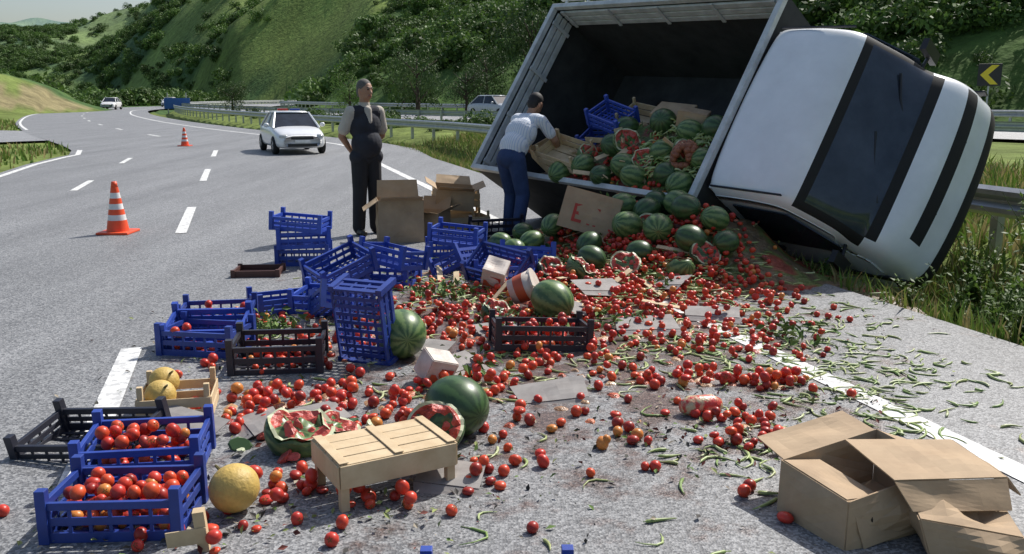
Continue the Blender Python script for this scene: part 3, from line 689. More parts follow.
# ------------------------------------------------------------ crates
blue=mat('blue_crate_plastic',(.03,.075,.40),.45,(.02,.05,.27),scale=6,rand=.3,bump=.05); blk=mat('dark_crate_plastic',(.018,.02,.035),.45,(.03,.03,.04),scale=6)
def crate(x,y,z,rz=0,rx=0,ry=0,m=None,name='blue_plastic_crate',w=.48,d=.32,h=.16,posts=True):
    g=MB(); t=.012; H=w/2;Dp=d/2
    def wall(L,place):
        g.add(box(-L,L,-t/2,t/2,0,.04),0,place); g.add(box(-L,L,-t*.8,t*.8,h-.03,h),0,place); g.add(box(-L,L,-t*.35,t*.35,h*.42,h*.62),0,place)
        n=max(3,int(L*2/.075))
        for k in range(n+1):
            xx=-L+.008+k*(2*L-.016)/n; g.add(box(xx-.007,xx+.007,-t*.3,t*.3,.039,h-.029),0,place)
    wall(H-.012,Matrix.Translation((0,-Dp,0)));wall(H-.012,Matrix.Translation((0,Dp,0)))
    Rz=Matrix.Rotation(math.pi/2,4,'Z'); wall(Dp-.012,Matrix.Translation((-H,0,0))@Rz);wall(Dp-.012,Matrix.Translation((H,0,0))@Rz)
    for sx in(-1,1):
        for sy in (-1,1):
            g.add(box(sx*H-.019,sx*H+.019,sy*Dp-.019,sy*Dp+.019,0,h+(.05 if posts else .01)))
    k=int(w/.05)
    for i in range(1,k): g.add(box(-H+i*w/k-.012,-H+i*w/k+.012,-Dp+.012,Dp-.012,.004,.012))
    for i in range(1,6): g.add(box(-H+.012,H-.012,-Dp+i*d/6-.008,-Dp+i*d/6+.008,.013,.019))
    return g.obj(name,[m or blue],M=TR(x,y,z,rz,rx,ry),bevel=.002 if y<4.5 else 0)
C=R_
crate(-2.05,8.75,.0,C(5)); crate(-2.05,8.75,.17,C(14)); crate(-2.07,8.74,.34,C(-6),0,C(4),h=.13)
crate(-1.5,7.5,.0,C(20)); crate(-1.42,7.35,.16,C(40),C(12),C(-18)); crate(-1.1,7.8,0,C(-15)); crate(-1.05,7.75,.17,C(-35),C(-8),C(5))
crate(-.6,9.0,0,C(12)); crate(-.55,8.95,.17,C(-15),C(3),C(4)); crate(-.05,7.8,.02,C(-8)); crate(-.1,7.65,.12,C(-30),C(35),C(8)); crate(.1,8.1,.10,C(15),C(-15),C(5))
crate(-1.4,6.75,0,C(-12),C(5)); crate(-1.22,6.5,.02,C(25),C(-25),C(12)); crate(-1.75,6.8,.0,C(30),h=.12)
crate(-2.1,6.25,.0,C(10)); crate(-1.98,5.65,.0,C(-10)); crate(-2.0,5.75,.06,C(5),C(12),C(0),h=.13)
crate(-.93,5.30,.24,C(75),C(4),C(78)); crate(-.45,8.3,.02,C(60),C(-30),C(5))
crate(-1.60,3.72,.02,C(8),C(4)); crate(-1.49,3.24,.0,C(3))
crate(-.045,2.48,.0,C(1),w=.45)
crate(-1.42,5.3,.0,C(6),C(3),0,blk,'dark_plastic_crate',w=.52,d=.34,h=.18); crate(.18,5.75,.0,C(8),C(-4),C(3),blk,'dark_plastic_crate',w=.6,d=.34,h=.16)
crate(-.15,10.0,.0,C(15),C(20),0,blk,'dark_plastic_crate',w=.6,d=.4,h=.2); crate(-1.95,3.98,.0,C(-12),C(10),C(-5),blk,'dark_plastic_crate',w=.56,d=.34,h=.12)
p=HW(-2.0,1.15,.05); crate(p.x,p.y,p.z,C(-35),C(25)); p=HW(-1.8,1.05,.15); crate(p.x,p.y,p.z,C(-50),C(30),C(15))
crate(-2.35,8.2,0,C(5),C(0),C(0),mat('brown_crate',(.1,.04,.03),.6),'brown_plastic_crate',w=.4,h=.06,posts=False)
spc=Spill()
for cx,cy,cz,nn in [(-1.49,3.24,.02,130),(-1.60,3.72,.05,95),(-1.98,5.65,.02,26),(-2.1,6.25,.02,20),(-1.42,5.3,.02,16),(.18,5.75,.02,40),(-.05,7.8,.03,30)]:
    for _ in range(nn):
        spc.place(cx+random.uniform(-.20,.20),cy+random.uniform(-.12,.12),random.uniform(.024,.033),lambda x,y,c=cz:c,3)
spc.b.obj('crated_tomatoes',[redm,stalk])
# ------------------------------------------------------------ wooden crates
wood=mat('raw_pine_wood',(.66,.52,.33),.75,(.52,.38,.22),scale=9,bump=.15); 
def planks(g,x0,x1,y0,y1,z0,z1,n,axis='y',gap=.012):
    for k in range(n):
        if axis=='y':
            a=y0+(y1-y0)*k/n;b=y0+(y1-y0)*(k+1)/n-gap; g.add(box(x0,x1,a,b,z0+random.uniform(0,.002),z1+random.uniform(0,.002)))
        else:
            a=z0+(z1-z0)*k/n;b=z0+(z1-z0)*(k+1)/n-gap; g.add(box(x0,x1,y0,y1,a,b))
g=MB(); w,d,h=.255,.17,.20
planks(g,-w,w,-d,d,h-.008,h,4,gap=.006)
for sx in (-1,1):
    for sy in (-1,1): g.add(box(sx*(w-.022)-.018,sx*(w-.022)+.018,sy*(d-.022)-.018,sy*(d-.022)+.018,-.0,h-.009))
    g.add(box(sx*(w+.003)-.004,sx*(w+.003)+.004,-d,d,h-.10,h-.004))
for sy in (-1,1): g.add(box(-w+.002,w-.002,sy*(d+.004)-.004,sy*(d+.004)+.004,h-.10,h-.003))
for xx in (-w,-.02,w-.04): g.add(box(xx,xx+.04,-d,d,h+.004,h+.009))
g.obj('overturned_wooden_crate',[wood],M=TR(-.54,3.58,.0,C(30),C(0),C(0)),bevel=.002)
def woodcrate(x,y,z,rz,w=.2,d=.15,h=.16,rx=0,ry=0,n=2,name='wooden_crate'):
    g=MB(); planks(g,-w,w,-d,d,0,.007,3)
    for sy in (-1,1): planks(g,-w,w,sy*d-.004,sy*d+.004,.01,h*.9,n,'z')
    for sx in (-1,1): planks(g,sx*w-.004,sx*w+.004,-d+.005,d-.005,.01,h*.9,n,'z')
    for sx in (-1,1):
        for sy in (-1,1): g.add(box(sx*(w-.02)-.014,sx*(w-.02)+.014,sy*(d-.02)-.014,sy*(d-.02)+.014,.008,h+.04))
    return g.obj(name,[wood],M=TR(x,y,z,rz,rx,ry),bevel=.002)
woodcrate(-1.74,4.48,.0,C(12),.18,.16,.15); woodcrate(-.75,11.4,.0,C(-5),.3,.2,.2); woodcrate(-.72,11.45,.25,C(5),.3,.2,.2); woodcrate(-.6,11.1,0,C(20),.28,.2,.2)
p=HW(-2.1,.5,.1); woodcrate(p.x,p.y,p.z,C(-45),.28,.2,.18,C(30),C(12)); p=HW(-1.6,1.25,.05); woodcrate(p.x,p.y,p.z,C(-40),.3,.2,.2,C(30),C(10)); p=HW(-2.35,.9,.05); woodcrate(p.x,p.y,p.z,C(-60),.3,.2,.2,C(30),C(25))
g=MB(); g.add(box(-.02,.02,-.02,.02,0,.16)); g.add(box(-.12,.02,-.026,-.021,.04,.1)); g.obj('broken_wooden_post',[wood],M=TR(-1.12,3.02,0,.2,C(3),C(-4)))
g=MB()
for _ in range(16):
    x=random.uniform(-.8,1.8);y=random.uniform(6.6,9.2); g.add(box(-.2,.2,-.025,.025,0,.007),0,TR(x,y,heap(x,y)+.05,random.uniform(0,3),random.gauss(0,.2),random.gauss(0,.3)))
for _ in range(14):
    p=HW(random.uniform(-2.2,-.4),random.uniform(.1,1.1),.06); g.add(box(-.22,.22,-.03,.03,0,.008),0,TR(p.x,p.y,p.z,random.uniform(0,3),random.gauss(.5,.5),random.gauss(0,.4)))
g.obj('broken_crate_planks',[wood])
# ------------------------------------------------------------ cardboard
card=mat('cardboard',(.47,.34,.21),.8,(.36,.25,.15),scale=5,bump=.3,bscale=9); cardg=mat('grey_cardboard',(.34,.32,.30),.75,(.2,.18,.17),scale=6)
redprint=mat('red_print',(.5,.05,.03),.6); whitep=mat('white_carton',(.72,.66,.6),.6,(.5,.42,.36),scale=8); oran=mat('orange_print',(.6,.12,.05),.5)
hole=mat('carton_hand_hole',(.02,.015,.01),.9)
def sheet(g,p,th=.005,mi=0,dent=0,n=7):
    p=[Vector(q) for q in p]; nn=(p[1]-p[0]).cross(p[3]-p[0]).normalized(); v=[];f=[]
    for s in (0,1):
        for j in range(n+1):
            for i in range(n+1):
                a=i/n;b=j/n; q=p[0].lerp(p[1],a).lerp(p[3].lerp(p[2],a),b)
                wv=dent*n2(q.x*1.0+q.z,q.y+q.z*.7,.22,51)*math.sin(a*math.pi*.98+.03)*math.sin(b*math.pi*.98+.03)*2
                v.append(tuple(q+nn*(wv+s*th)))
    k=(n+1)**2
    for j in range(n):
        for i in range(n):
            a=j*(n+1)+i; f.append((a,a+n+1,a+n+2,a+1)); f.append((k+a,k+a+1,k+a+n+2,k+a+n+1))
    for i in range(n):
        f.append((i,i+1,k+i+1,k+i)); a=n*(n+1)+i; f.append((a+1,a,k+a,k+a+1))
        a=i*(n+1); b=a+n+1; f.append((b,a,k+a,k+b)); a=i*(n+1)+n;b=a+n+1; f.append((a,b,k+b,k+a))
    g.add((v,f),mi,None,False)
def carton(x,y,z,w,d,h,rz=0,rx=0,ry=0,flaps=(.5,.5,.5,.5),name='cardboard_box',m=None,dent=.02,label=None,closed=False,shear=(0,0),holes=False):
    g=MB(); a,b=w/2,d/2; sx,sy=shear
    T=lambda px,py,pz:(px+sx*pz/h,py+sy*pz/h,pz)
    B=[T(-a,-b,0),T(a,-b,0),T(a,b,0),T(-a,b,0)];Tt=[T(-a,-b,h),T(a,-b,h),T(a,b,h),T(-a,b,h)]
    for k in range(4):
        k2=(k+1)%4; sheet(g,[B[k],B[k2],Tt[k2],Tt[k]],dent=dent)
    sheet(g,[B[0],B[1],B[2],B[3]],dent=0)
    if closed: sheet(g,[Tt[0],Tt[1],Tt[2],Tt[3]],dent=dent)
    nrm=[(0,-1),(1,0),(0,1),(-1,0)]; fl=min(a,b)
    if not closed:
        for k in range(4):
            if flaps[k] is None: continue
            k2=(k+1)%4; an=flaps[k]; ox,oy=nrm[k][0]*math.cos(an)*fl,nrm[k][1]*math.cos(an)*fl; oz=math.sin(an)*fl
            p,q=Vector(Tt[k]),Vector(Tt[k2]); dlt=Vector((ox,oy,oz)); ins=(q-p).normalized()*.01
            sheet(g,[p+ins,q-ins,q-ins*2+dlt,p+ins*2+dlt],dent=dent*.6)
    if holes:
        for (hx,hz) in ((-.12,.6),(.12,.6)):
            n=12; vv=[T(hx*w/.5+.03*math.cos(6.283*k/n),-b-.016,h*hz+.016*math.sin(6.283*k/n)) for k in range(n)]; g.add((vv,[tuple(range(n))]),3)
    if label:
        for (mi,x0,x1,z0,z1) in label: g.add(([T(x0,-b-.014,z0),T(x1,-b-.014,z0),T(x1,-b-.014,z1),T(x0,-b-.014,z1)],[(0,1,2,3)]),mi)
    return g.obj(name,[m or card,redprint,oran,hole],M=TR(x,y,z,rz,rx,ry))
carton(-1.28,10.2,0,.5,.4,.48,C(12),0,0,(.3,None,1.2,-.6)); carton(-.98,10.5,.0,.4,.35,.3,C(-20),flaps=(.2,.5,1,.3)); carton(-.72,10.9,.3,.45,.3,.25,C(10),C(10),C(5),m=card)
carton(.74,8.95,.27,.56,.40,.40,C(-12),C(-10),C(14),closed=True,dent=.012,label=[(1,-.16,-.13,.08,.26),(1,-.129,-.06,.23,.26),(1,-.129,-.07,.155,.185),(1,-.129,-.06,.08,.11),(1,.0,.03,.08,.26),(1,.031,.10,.23,.26),(1,.07,.10,.186,.229),(1,.031,.10,.155,.185),(1,.06,.09,.08,.154)])
carton(1.36,3.27,.0,.50,.36,.20,C(24),C(4),C(-6),flaps=(-1.2,-.5,.1,-2.9),name='crushed_cardboard_box',dent=.035,shear=(.06,.05),holes=True)
g=MB(); sheet(g,[(-.24,-.17,.0),(.22,-.19,.02),(.24,.15,.02),(-.22,.19,.0)],dent=.02,n=8); sheet(g,[(.222,-.19,.02),(.33,-.16,-.07),(.35,.10,-.08),(.242,.15,.02)],dent=.012); sheet(g,[(-.24,-.173,.0),(.22,-.193,.02),(.20,-.27,-.07),(-.20,-.25,-.08)],dent=.01)
g.obj('cardboard_lid',[card],M=TR(1.60,3.30,.225,C(12),C(3),C(5)))
carton(1.68,3.03,.0,.34,.26,.12,C(-12),C(3),C(6),closed=True,name='crushed_cardboard_box',dent=.05,shear=(-.05,.04))
for (x,y,z,w,d,rz,rx,ry) in [(.22,4.72,.02,.42,.2,C(10),C(14),C(-3)),(.95,6.15,.03,.45,.2,C(5),C(9),C(0)),(1.5,6.5,.03,.4,.18,C(-12),C(8),0),(-1.62,4.12,.02,.4,.3,C(-20),C(12),C(6)),(-.25,3.62,.02,.3,.2,C(-10),C(8),C(3)),(-1.0,4.35,.02,.3,.2,C(30),C(10),0),(-.35,5.2,.03,.35,.2,C(50),C(10),0),(-.5,5.6,.02,.3,.16,C(-30),C(7),0),(.5,6.6,.03,.3,.2,C(70),C(8),0),(-.1,6.1,.02,.35,.15,C(30),C(8),0),(-1.25,4.25,.02,.3,.15,C(-60),C(8),0),(.7,7.2,.06,.4,.25,C(20),C(10),C(5)),(1.3,7.3,.06,.35,.22,C(-40),C(6),C(-8)),(-.1,8.5,.04,.35,.25,C(10),C(12),0)]:
    g=MB(); q=lambda s=.03:random.uniform(-s,s)
    sheet(g,[(-w/2+q(),-d/2,0),(w/2+q(),-d/2,0),(w/2*.9+q(),d/2+q(),.015),(-w/2+q(),d/2+q(),0)],dent=.014,n=5,th=.004); sheet(g,[(-w/2,-d/2-.003,0),(w/2,-d/2-.003,0),(w/2*.96,-d/2-.06,-.02),(-w/2*.9,-d/2-.05,-.018)],dent=.006,th=.004,n=3); g.obj('torn_cardboard_sheet',[cardg],M=TR(x,y,z+heap(x,y)*.8+.015,rz,rx,ry))
def pcart(x,y,z,w,d,h,rz,rx,ry):
    carton(x,y,z,w,d,h,rz,rx,ry,closed=True,name='printed_carton',m=whitep,dent=.02,label=[(2,-w*.4,w*.35,h*.1,h*.45),(1,-w*.1,w*.4,h*.5,h*.75)])
pcart(-.47,5.0,.02,.17,.14,.15,C(35),C(20),C(18)); pcart(-.15,7.4,.1,.18,.18,.18,C(-10),C(30),C(15))
g=MB(); v,f=tube([(0,0,0),(0,0,.2)],[.1,.12],20); g.add((v,f),0,None,True); g.add(tube([(0,0,.05),(0,0,.13)],[.109,.115],20,False),1,None,True); g.add(tube([(0,0,.19),(0,0,.205)],[.127,.127],20),0); g.obj('white_bucket',[whitep,oran],M=TR(.0,6.85,.12,C(70),C(65),C(20)))
g=MB(); v,f=tube([(-.11,0,0),(-.06,0,0),(0,0,.01),(.06,0,0),(.11,0,0)],[.03,.055,.045,.055,.03],14); g.add((v,f),0,None,True); g.obj('crushed_snack_bag',[mat('snack_bag_foil',(.55,.06,.05),.35,(.6,.5,.3),scale=18,sharp=True,bump=.5)],M=TR(.98,4.45,.045,.2,.1,0))
g=MB(); on=mat('onion_net',(.36,.14,.07),.55,(.18,.06,.035),scale=30,bump=.6,bscale=60)
for _ in range(90):
    d=Vector((random.gauss(0,1),random.gauss(0,1),random.gauss(0,1))).normalized(); g.add(sphere(10,7,.038,.038,.036),0,Matrix.Translation((d.x*.11,d.y*.11,d.z*.16)),True)
p=HW(-.42,.45,.14); g.obj('onion_net_bag',[on],M=TR(p.x,p.y,p.z,.3,.5,.2))
p=HW(-1.1,1.15,.03); carton(p.x,p.y,p.z,.42,.3,.22,C(-35),C(25),C(5),closed=True,dent=.02); p=HW(-.75,1.1,.12); carton(p.x,p.y,p.z,.3,.25,.16,C(-20),C(10),C(10),closed=True)
# ------------------------------------------------------------ traffic cones
coneo=mat('cone_orange',(.85,.10,.03),.45,(.75,.08,.025),scale=10); conew=mat('cone_white',(.85,.85,.85),.4)
def cone(x,y,h=.75,z=0):
    e=empty('traffic_cone',TR(x,y,z)); g=MB(); g.add(box(-.19,.19,-.19,.19,0,.03)); g.obj('base',[coneo],parent=e,bevel=.01)
    g=MB(); n=9
    for k in range(n):
        a=.03+(h-.03)*k/n;b=.03+(h-.03)*(k+1)/n; ra=.13-.10*k/n; rb=.13-.10*(k+1)/n
        g.add(tube([(0,0,a),(0,0,b)],[ra,rb],24,k==n-1),1 if k in(2,4,6) else 0,None,True)
    g.obj('cone_body',[coneo,conew],parent=e)
cone(-4.75,10.75,.62); cone(-10.8,30,.6)
# ------------------------------------------------------------ cars
def car(name,x,y,z,rz,paintm,police=False,sc=1):
    e=empty(name,TR(x,y,z,rz,s=sc)); b=MB()
    S=[(-2.05,.62,.62,.28),(-2.0,.70,.78,.22),(-1.7,.80,.85,.2),(-1.1,.92,.88,.2),(-.6,.96,.89,.2),(.4,.97,.9,.2),(1.2,.97,.89,.2),(1.8,.95,.85,.22),(2.05,.88,.78,.26),(2.1,.7,.7,.3)]
    v=[];f=[]
    ring=lambda yy,zt,w,zb:[(0,zt+.02),(w*.55,zt+.015),(w*.88,zt-.03),(w*.98,zt-.12),(w,(zt+zb)/2),(w*.98,zb+.08),(w*.85,zb),(0,zb)]
    for yy,zt,w,zb in S:
        r=ring(yy,zt,w,zb); pts=r+[(-a,c) for a,c in r[-2:0:-1]]
        for a,c in pts: v.append((a,yy,c))
    k=14
    for i in range(len(S)-1):
        for j in range(k): a=i*k+j;c=i*k+(j+1)%k; f.append((a,c,c+k,a+k))
    f.append(tuple(range(k)));f.append(tuple(range(len(v)-1,len(v)-k-1,-1)))
    b.add((v,f),0,None,True); b.obj('body',[paintm],parent=e,subd=1)
    b=MB()
    bb=[(-.80,-1.05,.88),(.80,-1.05,.88),(.78,1.75,.86),(-.78,1.75,.86)]; tt=[(-.58,-.3,1.4),(.58,-.3,1.4),(.56,1.1,1.4),(-.56,1.1,1.4)]
    b.add((bb+tt,[(0,1,5,4),(1,2,6,5),(2,3,7,6),(3,0,4,7)]),0,None,False)
    b.obj('windows',[glass],parent=e)
    b=MB(); b.add(([(-.62,-.36,1.39),(.62,-.36,1.39),(.6,1.18,1.39),(-.6,1.18,1.39),(-.5,-.2,1.45),(.5,-.2,1.45),(.5,1.0,1.45),(-.5,1.0,1.45)],[(4,5,6,7),(0,1,5,4),(1,2,6,5),(2,3,7,6),(3,0,4,7),(3,2,1,0)]),0,None,True)
    for sx in(-1,1):
        for (p,q) in [((.80,-1.05,.88),(.59,-.3,1.4)),((.78,1.75,.86),(.57,1.1,1.4)),((.80,.35,.88),(.585,.4,1.4))]:
            b.add(tube([(p[0]*sx,p[1],p[2]),(q[0]*sx,q[1],q[2])],[.045,.035],6),0)
        b.add(sphere(10,6,.1,.06,.08),0,Matrix.Translation((sx*.98,-.75,.98)),True)
    b.obj('roof_and_pillars',[paintm],parent=e)
    g=MB()
    for yy in (-1.3,1.3):
        for sx in (-1,1): wheel(g,Matrix.Translation((sx*.8,yy,.31))@Matrix.Rotation(math.pi/2,4,'Z'),.31,.2)
    g.obj('wheels',[rubber,galv],parent=e)
    g=MB(); g.add(box(-.38,.38,-2.075,-2.0,.52,.6)); g.add(box(-.5,.5,-2.07,-1.95,.28,.38)); g.obj('grille',[blackm],parent=e,bevel=.01)
    g=MB()
    for sx in(-1,1): g.add(sphere(12,8,.17,.12,.085),0,Matrix.Translation((sx*.6,-1.93,.62)),True)
    g.obj('headlamps',[lens],parent=e)
    g=MB(); g.add(box(-.26,.26,-2.09,-2.075,.42,.51)); g.obj('number_plate',[conew],parent=e)
    if police:
        rl=mat('beacon_red',(.5,.05,.04),.3);bl=mat('beacon_blue',(.03,.06,.3),.3)
        g=MB(); g.add(box(-.4,-.03,.2,.38,1.46,1.53),0); g.add(box(.03,.4,.2,.38,1.46,1.53),1); g.obj('light_bar',[rl,bl],parent=e,bevel=.02)
    return e
car('police_car',-6.55,27.0,0,R_(24),mat('car_white_paint',(.82,.83,.84),.25,(.75,.76,.77),coat=.5),True,.82)
car('silver_car',-1.0,57,Z2,R_(42),mat('car_silver_paint',(.5,.53,.55),.3,coat=.5),sc=.95)
wp=mat('car_white_paint_b',(.8,.8,.8),.3)
car('white_car',-53,142,0,R_(5),wp); car('white_car',-49,112,0,R_(10),wp)
# ------------------------------------------------------------ people
def person(name,parts,M,mats,voxel=.008):
    b=MB()
    for P in parts:
        if P[1]=='cap':
            p1,r1,p2,r2=Vector(P[2]),P[3],Vector(P[4]),P[5]
            n=6; pts=[p1.lerp(p2,k/n) for k in range(n+1)]; b.add(tube(pts,[r1+(r2-r1)*k/n for k in range(n+1)],14))
            b.add(sphere(14,10,r1,r1,r1),0,Matrix.Translation(p1)); b.add(sphere(14,10,r2,r2,r2),0,Matrix.Translation(p2))
        else:
            Mx=Matrix.Translation(P[2])@Euler(P[4]).to_matrix().to_4x4(); b.add(sphere(20,14,*P[3]),0,Mx)
    tmp=b.obj('tmp',[]); md=tmp.modifiers.new('r','REMESH'); md.mode='VOXEL'; md.voxel_size=voxel
    sm=tmp.modifiers.new('s','SMOOTH'); sm.iterations=2; sm.factor=.5
    dg=bpy.context.evaluated_depsgraph_get(); me=bpy.data.meshes.new_from_object(tmp.evaluated_get(dg)); 
    bpy.data.objects.remove(tmp)
    labels=list(mats.keys()); me.materials.clear()
    for l in labels: me.materials.append(mats[l])
    n=len(me.polygons); C_=np.zeros(n*3); me.polygons.foreach_get('center',C_); C_=C_.reshape(-1,3)
    best=np.full(n,1e9); idx=np.zeros(n,int)
    for P in parts:
        if P[1]=='cap':
            a=np.array(P[2],float);d=np.array(P[4],float)-a; t=np.clip(((C_-a)@d)/(d@d),0,1); q=np.linalg.norm(C_-a-t[:,None]*d,axis=1)-(P[3]+(P[5]-P[3])*t)
        else:
            Ri=np.array(Euler(P[4]).to_matrix().transposed()); r=np.array(P[3]); L=(C_-np.array(P[2]))@Ri.T; kk=np.linalg.norm(L/r,axis=1); q=(kk-1)*r.min()
        m=q<best; best=np.where(m,q,best); idx=np.where(m,labels.index(P[0]),idx)
    me.polygons.foreach_set('material_index',idx.astype(np.int32)); me.polygons.foreach_set('use_smooth',[True]*n)
    me.name=name; ob=bpy.data.objects.new(name,me); scene.collection.objects.link(ob); ob.matrix_world=M; return ob
skin=mat('skin_mat',(.40,.22,.14),.55,(.34,.18,.11),scale=12); hairg=mat('grey_hair',(.07,.065,.06),.8,(.14,.13,.12),scale=60); hairb=mat('dark_hair',(.02,.016,.014),.7)
vest=mat('dark_vest',(.028,.032,.045),.9,(.02,.02,.026),scale=10,bump=.6,bscale=14); shirt=mat('beige_shirt',(.55,.50,.43),.85,bump=.6,bscale=12); trou=mat('black_trousers',(.022,.022,.026),.9,bump=.6,bscale=10)
shoe=mat('shoe_leather',(.02,.018,.016),.4); eyem=mat('eye_dark',(.02,.015,.012),.3)
jeans=mat('blue_jeans',(.04,.07,.17),.9,(.022,.04,.10),scale=7,bump=.6,bscale=14)
def headparts(c,yaw=0,pitch=0,hair='hair'):
    Rm=Matrix.Rotation(yaw,3,'Z')@Matrix.Rotation(pitch,3,'X'); c=Vector(c)
    P=lambda x,y,z:tuple(c+Rm@Vector((x,y,z))); eu=tuple(Rm.to_euler())
    out=[('skin','ell',P(0,0,0),(.080,.096,.114),eu),('skin','ell',P(0,-.025,-.055),(.062,.067,.064),eu),('skin','cap',P(0,-.088,.005),.010,P(0,-.110,-.03),.014),
         ('skin','ell',P(.082,.005,-.01),(.012,.02,.03),eu),('skin','ell',P(-.082,.005,-.01),(.012,.02,.03),eu),
         (hair,'ell',P(0,.018,.037),(.087,.094,.096),eu),(hair,'ell',P(0,.05,-.02),(.074,.061,.07),eu),
         ('eye','ell',P(.03,-.087,.012),(.013,.008,.007),eu),('eye','ell',P(-.03,-.087,.012),(.013,.008,.007),eu),
         ('lip','cap',P(-.022,-.088,-.06),.006,P(.022,-.088,-.06),.006),(hair,'cap',P(.018,-.092,.034),.006,P(.045,-.082,.034),.005),(hair,'cap',P(-.018,-.092,.034),.006,P(-.045,-.082,.034),.005)]
    return out
def hand(w,d,side,curl=.5):
    w=Vector(w);d=Vector(d).normalized();s=Vector(side);s=(s-d*s.dot(d)).normalized();n=d.cross(s); out=[]
    out.append(('skin','cap',tuple(w),.026,tuple(w+d*.05),.03)); out.append(('skin','cap',tuple(w+d*.055+s*.022),.018,tuple(w+d*.055-s*.022),.017))
    for k,(o,l) in enumerate([(.03,.075),(.01,.085),(-.01,.08),(-.03,.06)]):
        a=w+d*.075+s*o; m=a+(d*math.cos(curl*.5)+n*math.sin(curl*.5))*l*.5; t=m+(d*math.cos(curl*1.4)+n*math.sin(curl*1.4))*l*.5
        out.append(('skin','cap',tuple(a),.0095,tuple(m),.009)); out.append(('skin','cap',tuple(m),.009,tuple(t),.0075))
    a=w+d*.02+s*.025; m=a+(d*.6+s*.6)*.04; t=m+(d*.9+s*.2)*.03
    out.append(('skin','cap',tuple(a),.013,tuple(m),.011)); out.append(('skin','cap',tuple(m),.011,tuple(t),.009)); return out
P=[('trou','ell',(0,0.01,.95),(.165,.125,.13),(0,0,0))]
for s in(-1,1):
    P+=[('trou','cap',(s*.085,0,.92),.105,(s*.10,-.01,.52),.085),('trou','cap',(s*.10,-.01,.52),.085,(s*.115,.015,.09),.075),
        ('shoe','cap',(s*.115,.04,.045),.045,(s*.135,-.13,.038),.04),('shoe','cap',(s*.125,-.05,.04),.045,(s*.13,-.15,.034),.036),
        ('shirt','cap',(s*.185,.0,1.44),.070,(s*.25,.05,1.24),.070),('skin','cap',(s*.255,.055,1.23),.046,(s*.265,.08,1.16),.044),
        ('skin','cap',(s*.265,.08,1.16),.043,(s*.10,.17,.98),.029)]
    P+=hand((s*.09,.175,.975),(-s*.8,.1,-.5),(0,.2,1),.7)
P+=[('vest','ell',(0,-.03,1.07),(.19,.155,.18),(0,0,0)),('vest','ell',(0,0,1.28),(.205,.138,.20),(0,0,0)),('vest','cap',(-.12,.0,1.43),.085,(.12,.0,1.43),.085),
    ('vest','cap',(-.12,-.01,.92),.095,(.12,-.01,.92),.095),('shirt','cap',(0,-.082,1.46),.045,(0,-.118,1.33),.026),('shirt','cap',(0,0,1.5),.07,(0,-.005,1.53),.062),('skin','cap',(0,0.0,1.52),.060,(0,-.012,1.62),.058)]
P+=headparts((0,-.025,1.685),yaw=.25,pitch=.05)
mats_={'skin':skin,'hair':hairg,'eye':eyem,'lip':mat('lip_mat',(.35,.14,.10),.5),'trou':trou,'shoe':shoe,'shirt':shirt,'vest':vest}
person('standing_man',P,TR(-1.72,10.67,0,C(38)),mats_)
P=[('trou','ell',(0,.06,.93),(.165,.135,.13),(.4,0,0))]
for s,ky,fy in((-1,-.02,.05),(1,-.1,-.12)):
    P+=[('trou','cap',(s*.085,.05,.90),.108,(s*.12,ky,.50),.083),('trou','cap',(s*.12,ky,.50),.083,(s*.14,fy+.05,.09),.07),
        ('shoe','cap',(s*.14,fy+.07,.045),.045,(s*.16,fy-.11,.038),.04)]
P+=[('shirt','ell',(0,-.01,1.06),(.185,.15,.17),(.45,0,0)),('shirt','ell',(0,-.13,1.2),(.205,.15,.20),(.5,0,0)),('shirt','cap',(-.14,-.25,1.34),.085,(.14,-.25,1.34),.085),('trou','cap',(-.1,.02,.98),.07,(.1,.02,.98),.07),
    ('skin','cap',(0,-.29,1.39),.055,(0,-.36,1.48),.053)]
for s,el,wr in ((-1,(-.27,-.42,1.12),(-.18,-.62,1.0)),(1,(.28,-.40,1.10),(.2,-.62,.94))):
    a=Vector((s*.19,-.27,1.34)); e2=Vector(el); m=a.lerp(e2,.65)
    P+=[('shirt','cap',tuple(a),.068,tuple(m),.066),('skin','cap',tuple(m),.045,el,.042),('skin','cap',el,.042,wr,.028)]
    P+=hand(wr,Vector(wr)-e2,(-s,0,.3),.9)
P+=headparts((0,-.40,1.53),yaw=0,pitch=.5)
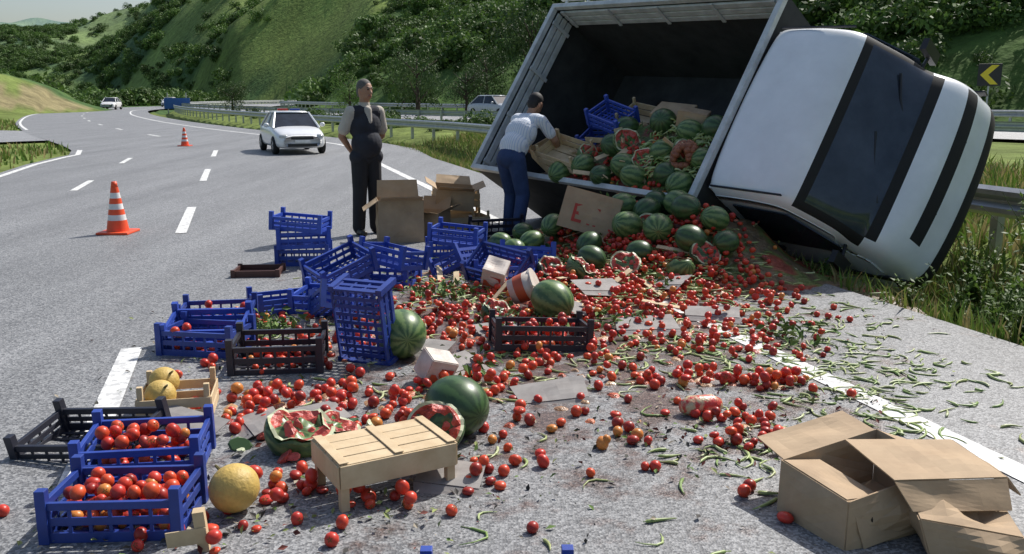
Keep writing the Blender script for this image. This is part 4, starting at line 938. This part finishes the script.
def plaid(name):
    m,nt,b=newmat(name);N=nt.nodes;Lk=nt.links;tc=N.new('ShaderNodeTexCoord')
    wv=N.new('ShaderNodeTexWave'); wv.wave_type='BANDS'; wv.bands_direction='X'; wv.inputs['Scale'].default_value=12; wv.inputs['Distortion'].default_value=.6
    Lk.new(tc.outputs['Object'],wv.inputs['Vector']); rp=N.new('ShaderNodeValToRGB'); rp.color_ramp.elements[0].position=.05; rp.color_ramp.elements[1].position=.3
    rp.color_ramp.elements[0].color=(.50,.57,.70,1); rp.color_ramp.elements[1].color=(.76,.78,.82,1); Lk.new(wv.outputs['Fac'],rp.inputs['Fac'])
    Lk.new(rp.outputs['Color'],b.inputs['Base Color']);b.inputs['Roughness'].default_value=.85
    nz=N.new('ShaderNodeTexNoise');nz.inputs['Scale'].default_value=12;Lk.new(tc.outputs['Object'],nz.inputs['Vector']);bp=N.new('ShaderNodeBump');bp.inputs['Strength'].default_value=.7;bp.inputs['Distance'].default_value=.02;Lk.new(nz.outputs['Fac'],bp.inputs['Height']);Lk.new(bp.outputs['Normal'],b.inputs['Normal'])
    return m
mats_={'skin':skin,'hair':hairb,'eye':eyem,'lip':mats_['lip'],'trou':jeans,'shoe':shoe,'shirt':plaid('striped_shirt')}
person('bending_man',P,TR(.02,10.4,0,C(140)),mats_)
# ------------------------------------------------------------ sky, sun, camera
sunel,sunaz=48,42
w=bpy.data.worlds.new('World'); scene.world=w; w.use_nodes=True; nt=w.node_tree
sk=nt.nodes.new('ShaderNodeTexSky'); sk.sky_type='NISHITA'; sk.sun_disc=False; sk.sun_elevation=R_(sunel); sk.sun_rotation=R_(sunaz); sk.dust_density=2.5
bg=nt.nodes['Background']; bg.inputs['Strength'].default_value=.13; nt.links.new(sk.outputs[0],bg.inputs['Color'])
sd=bpy.data.lights.new('sun','SUN'); sd.energy=5; sd.angle=R_(.5); sd.color=(1,.965,.91)
so=bpy.data.objects.new('sun',sd); scene.collection.objects.link(so)
dirv=Vector((math.sin(R_(sunaz))*math.cos(R_(sunel)),math.cos(R_(sunaz))*math.cos(R_(sunel)),math.sin(R_(sunel))))
so.rotation_euler=dirv.to_track_quat('Z','Y').to_euler()
cd=bpy.data.cameras.new('camera'); cd.sensor_width=36; cd.lens=31.64; cd.clip_end=6000; cd.clip_start=.05
co=bpy.data.objects.new('camera',cd); scene.collection.objects.link(co); co.location=(0,0,1.62); co.rotation_euler=(R_(90-11.37),0,0); scene.camera=co
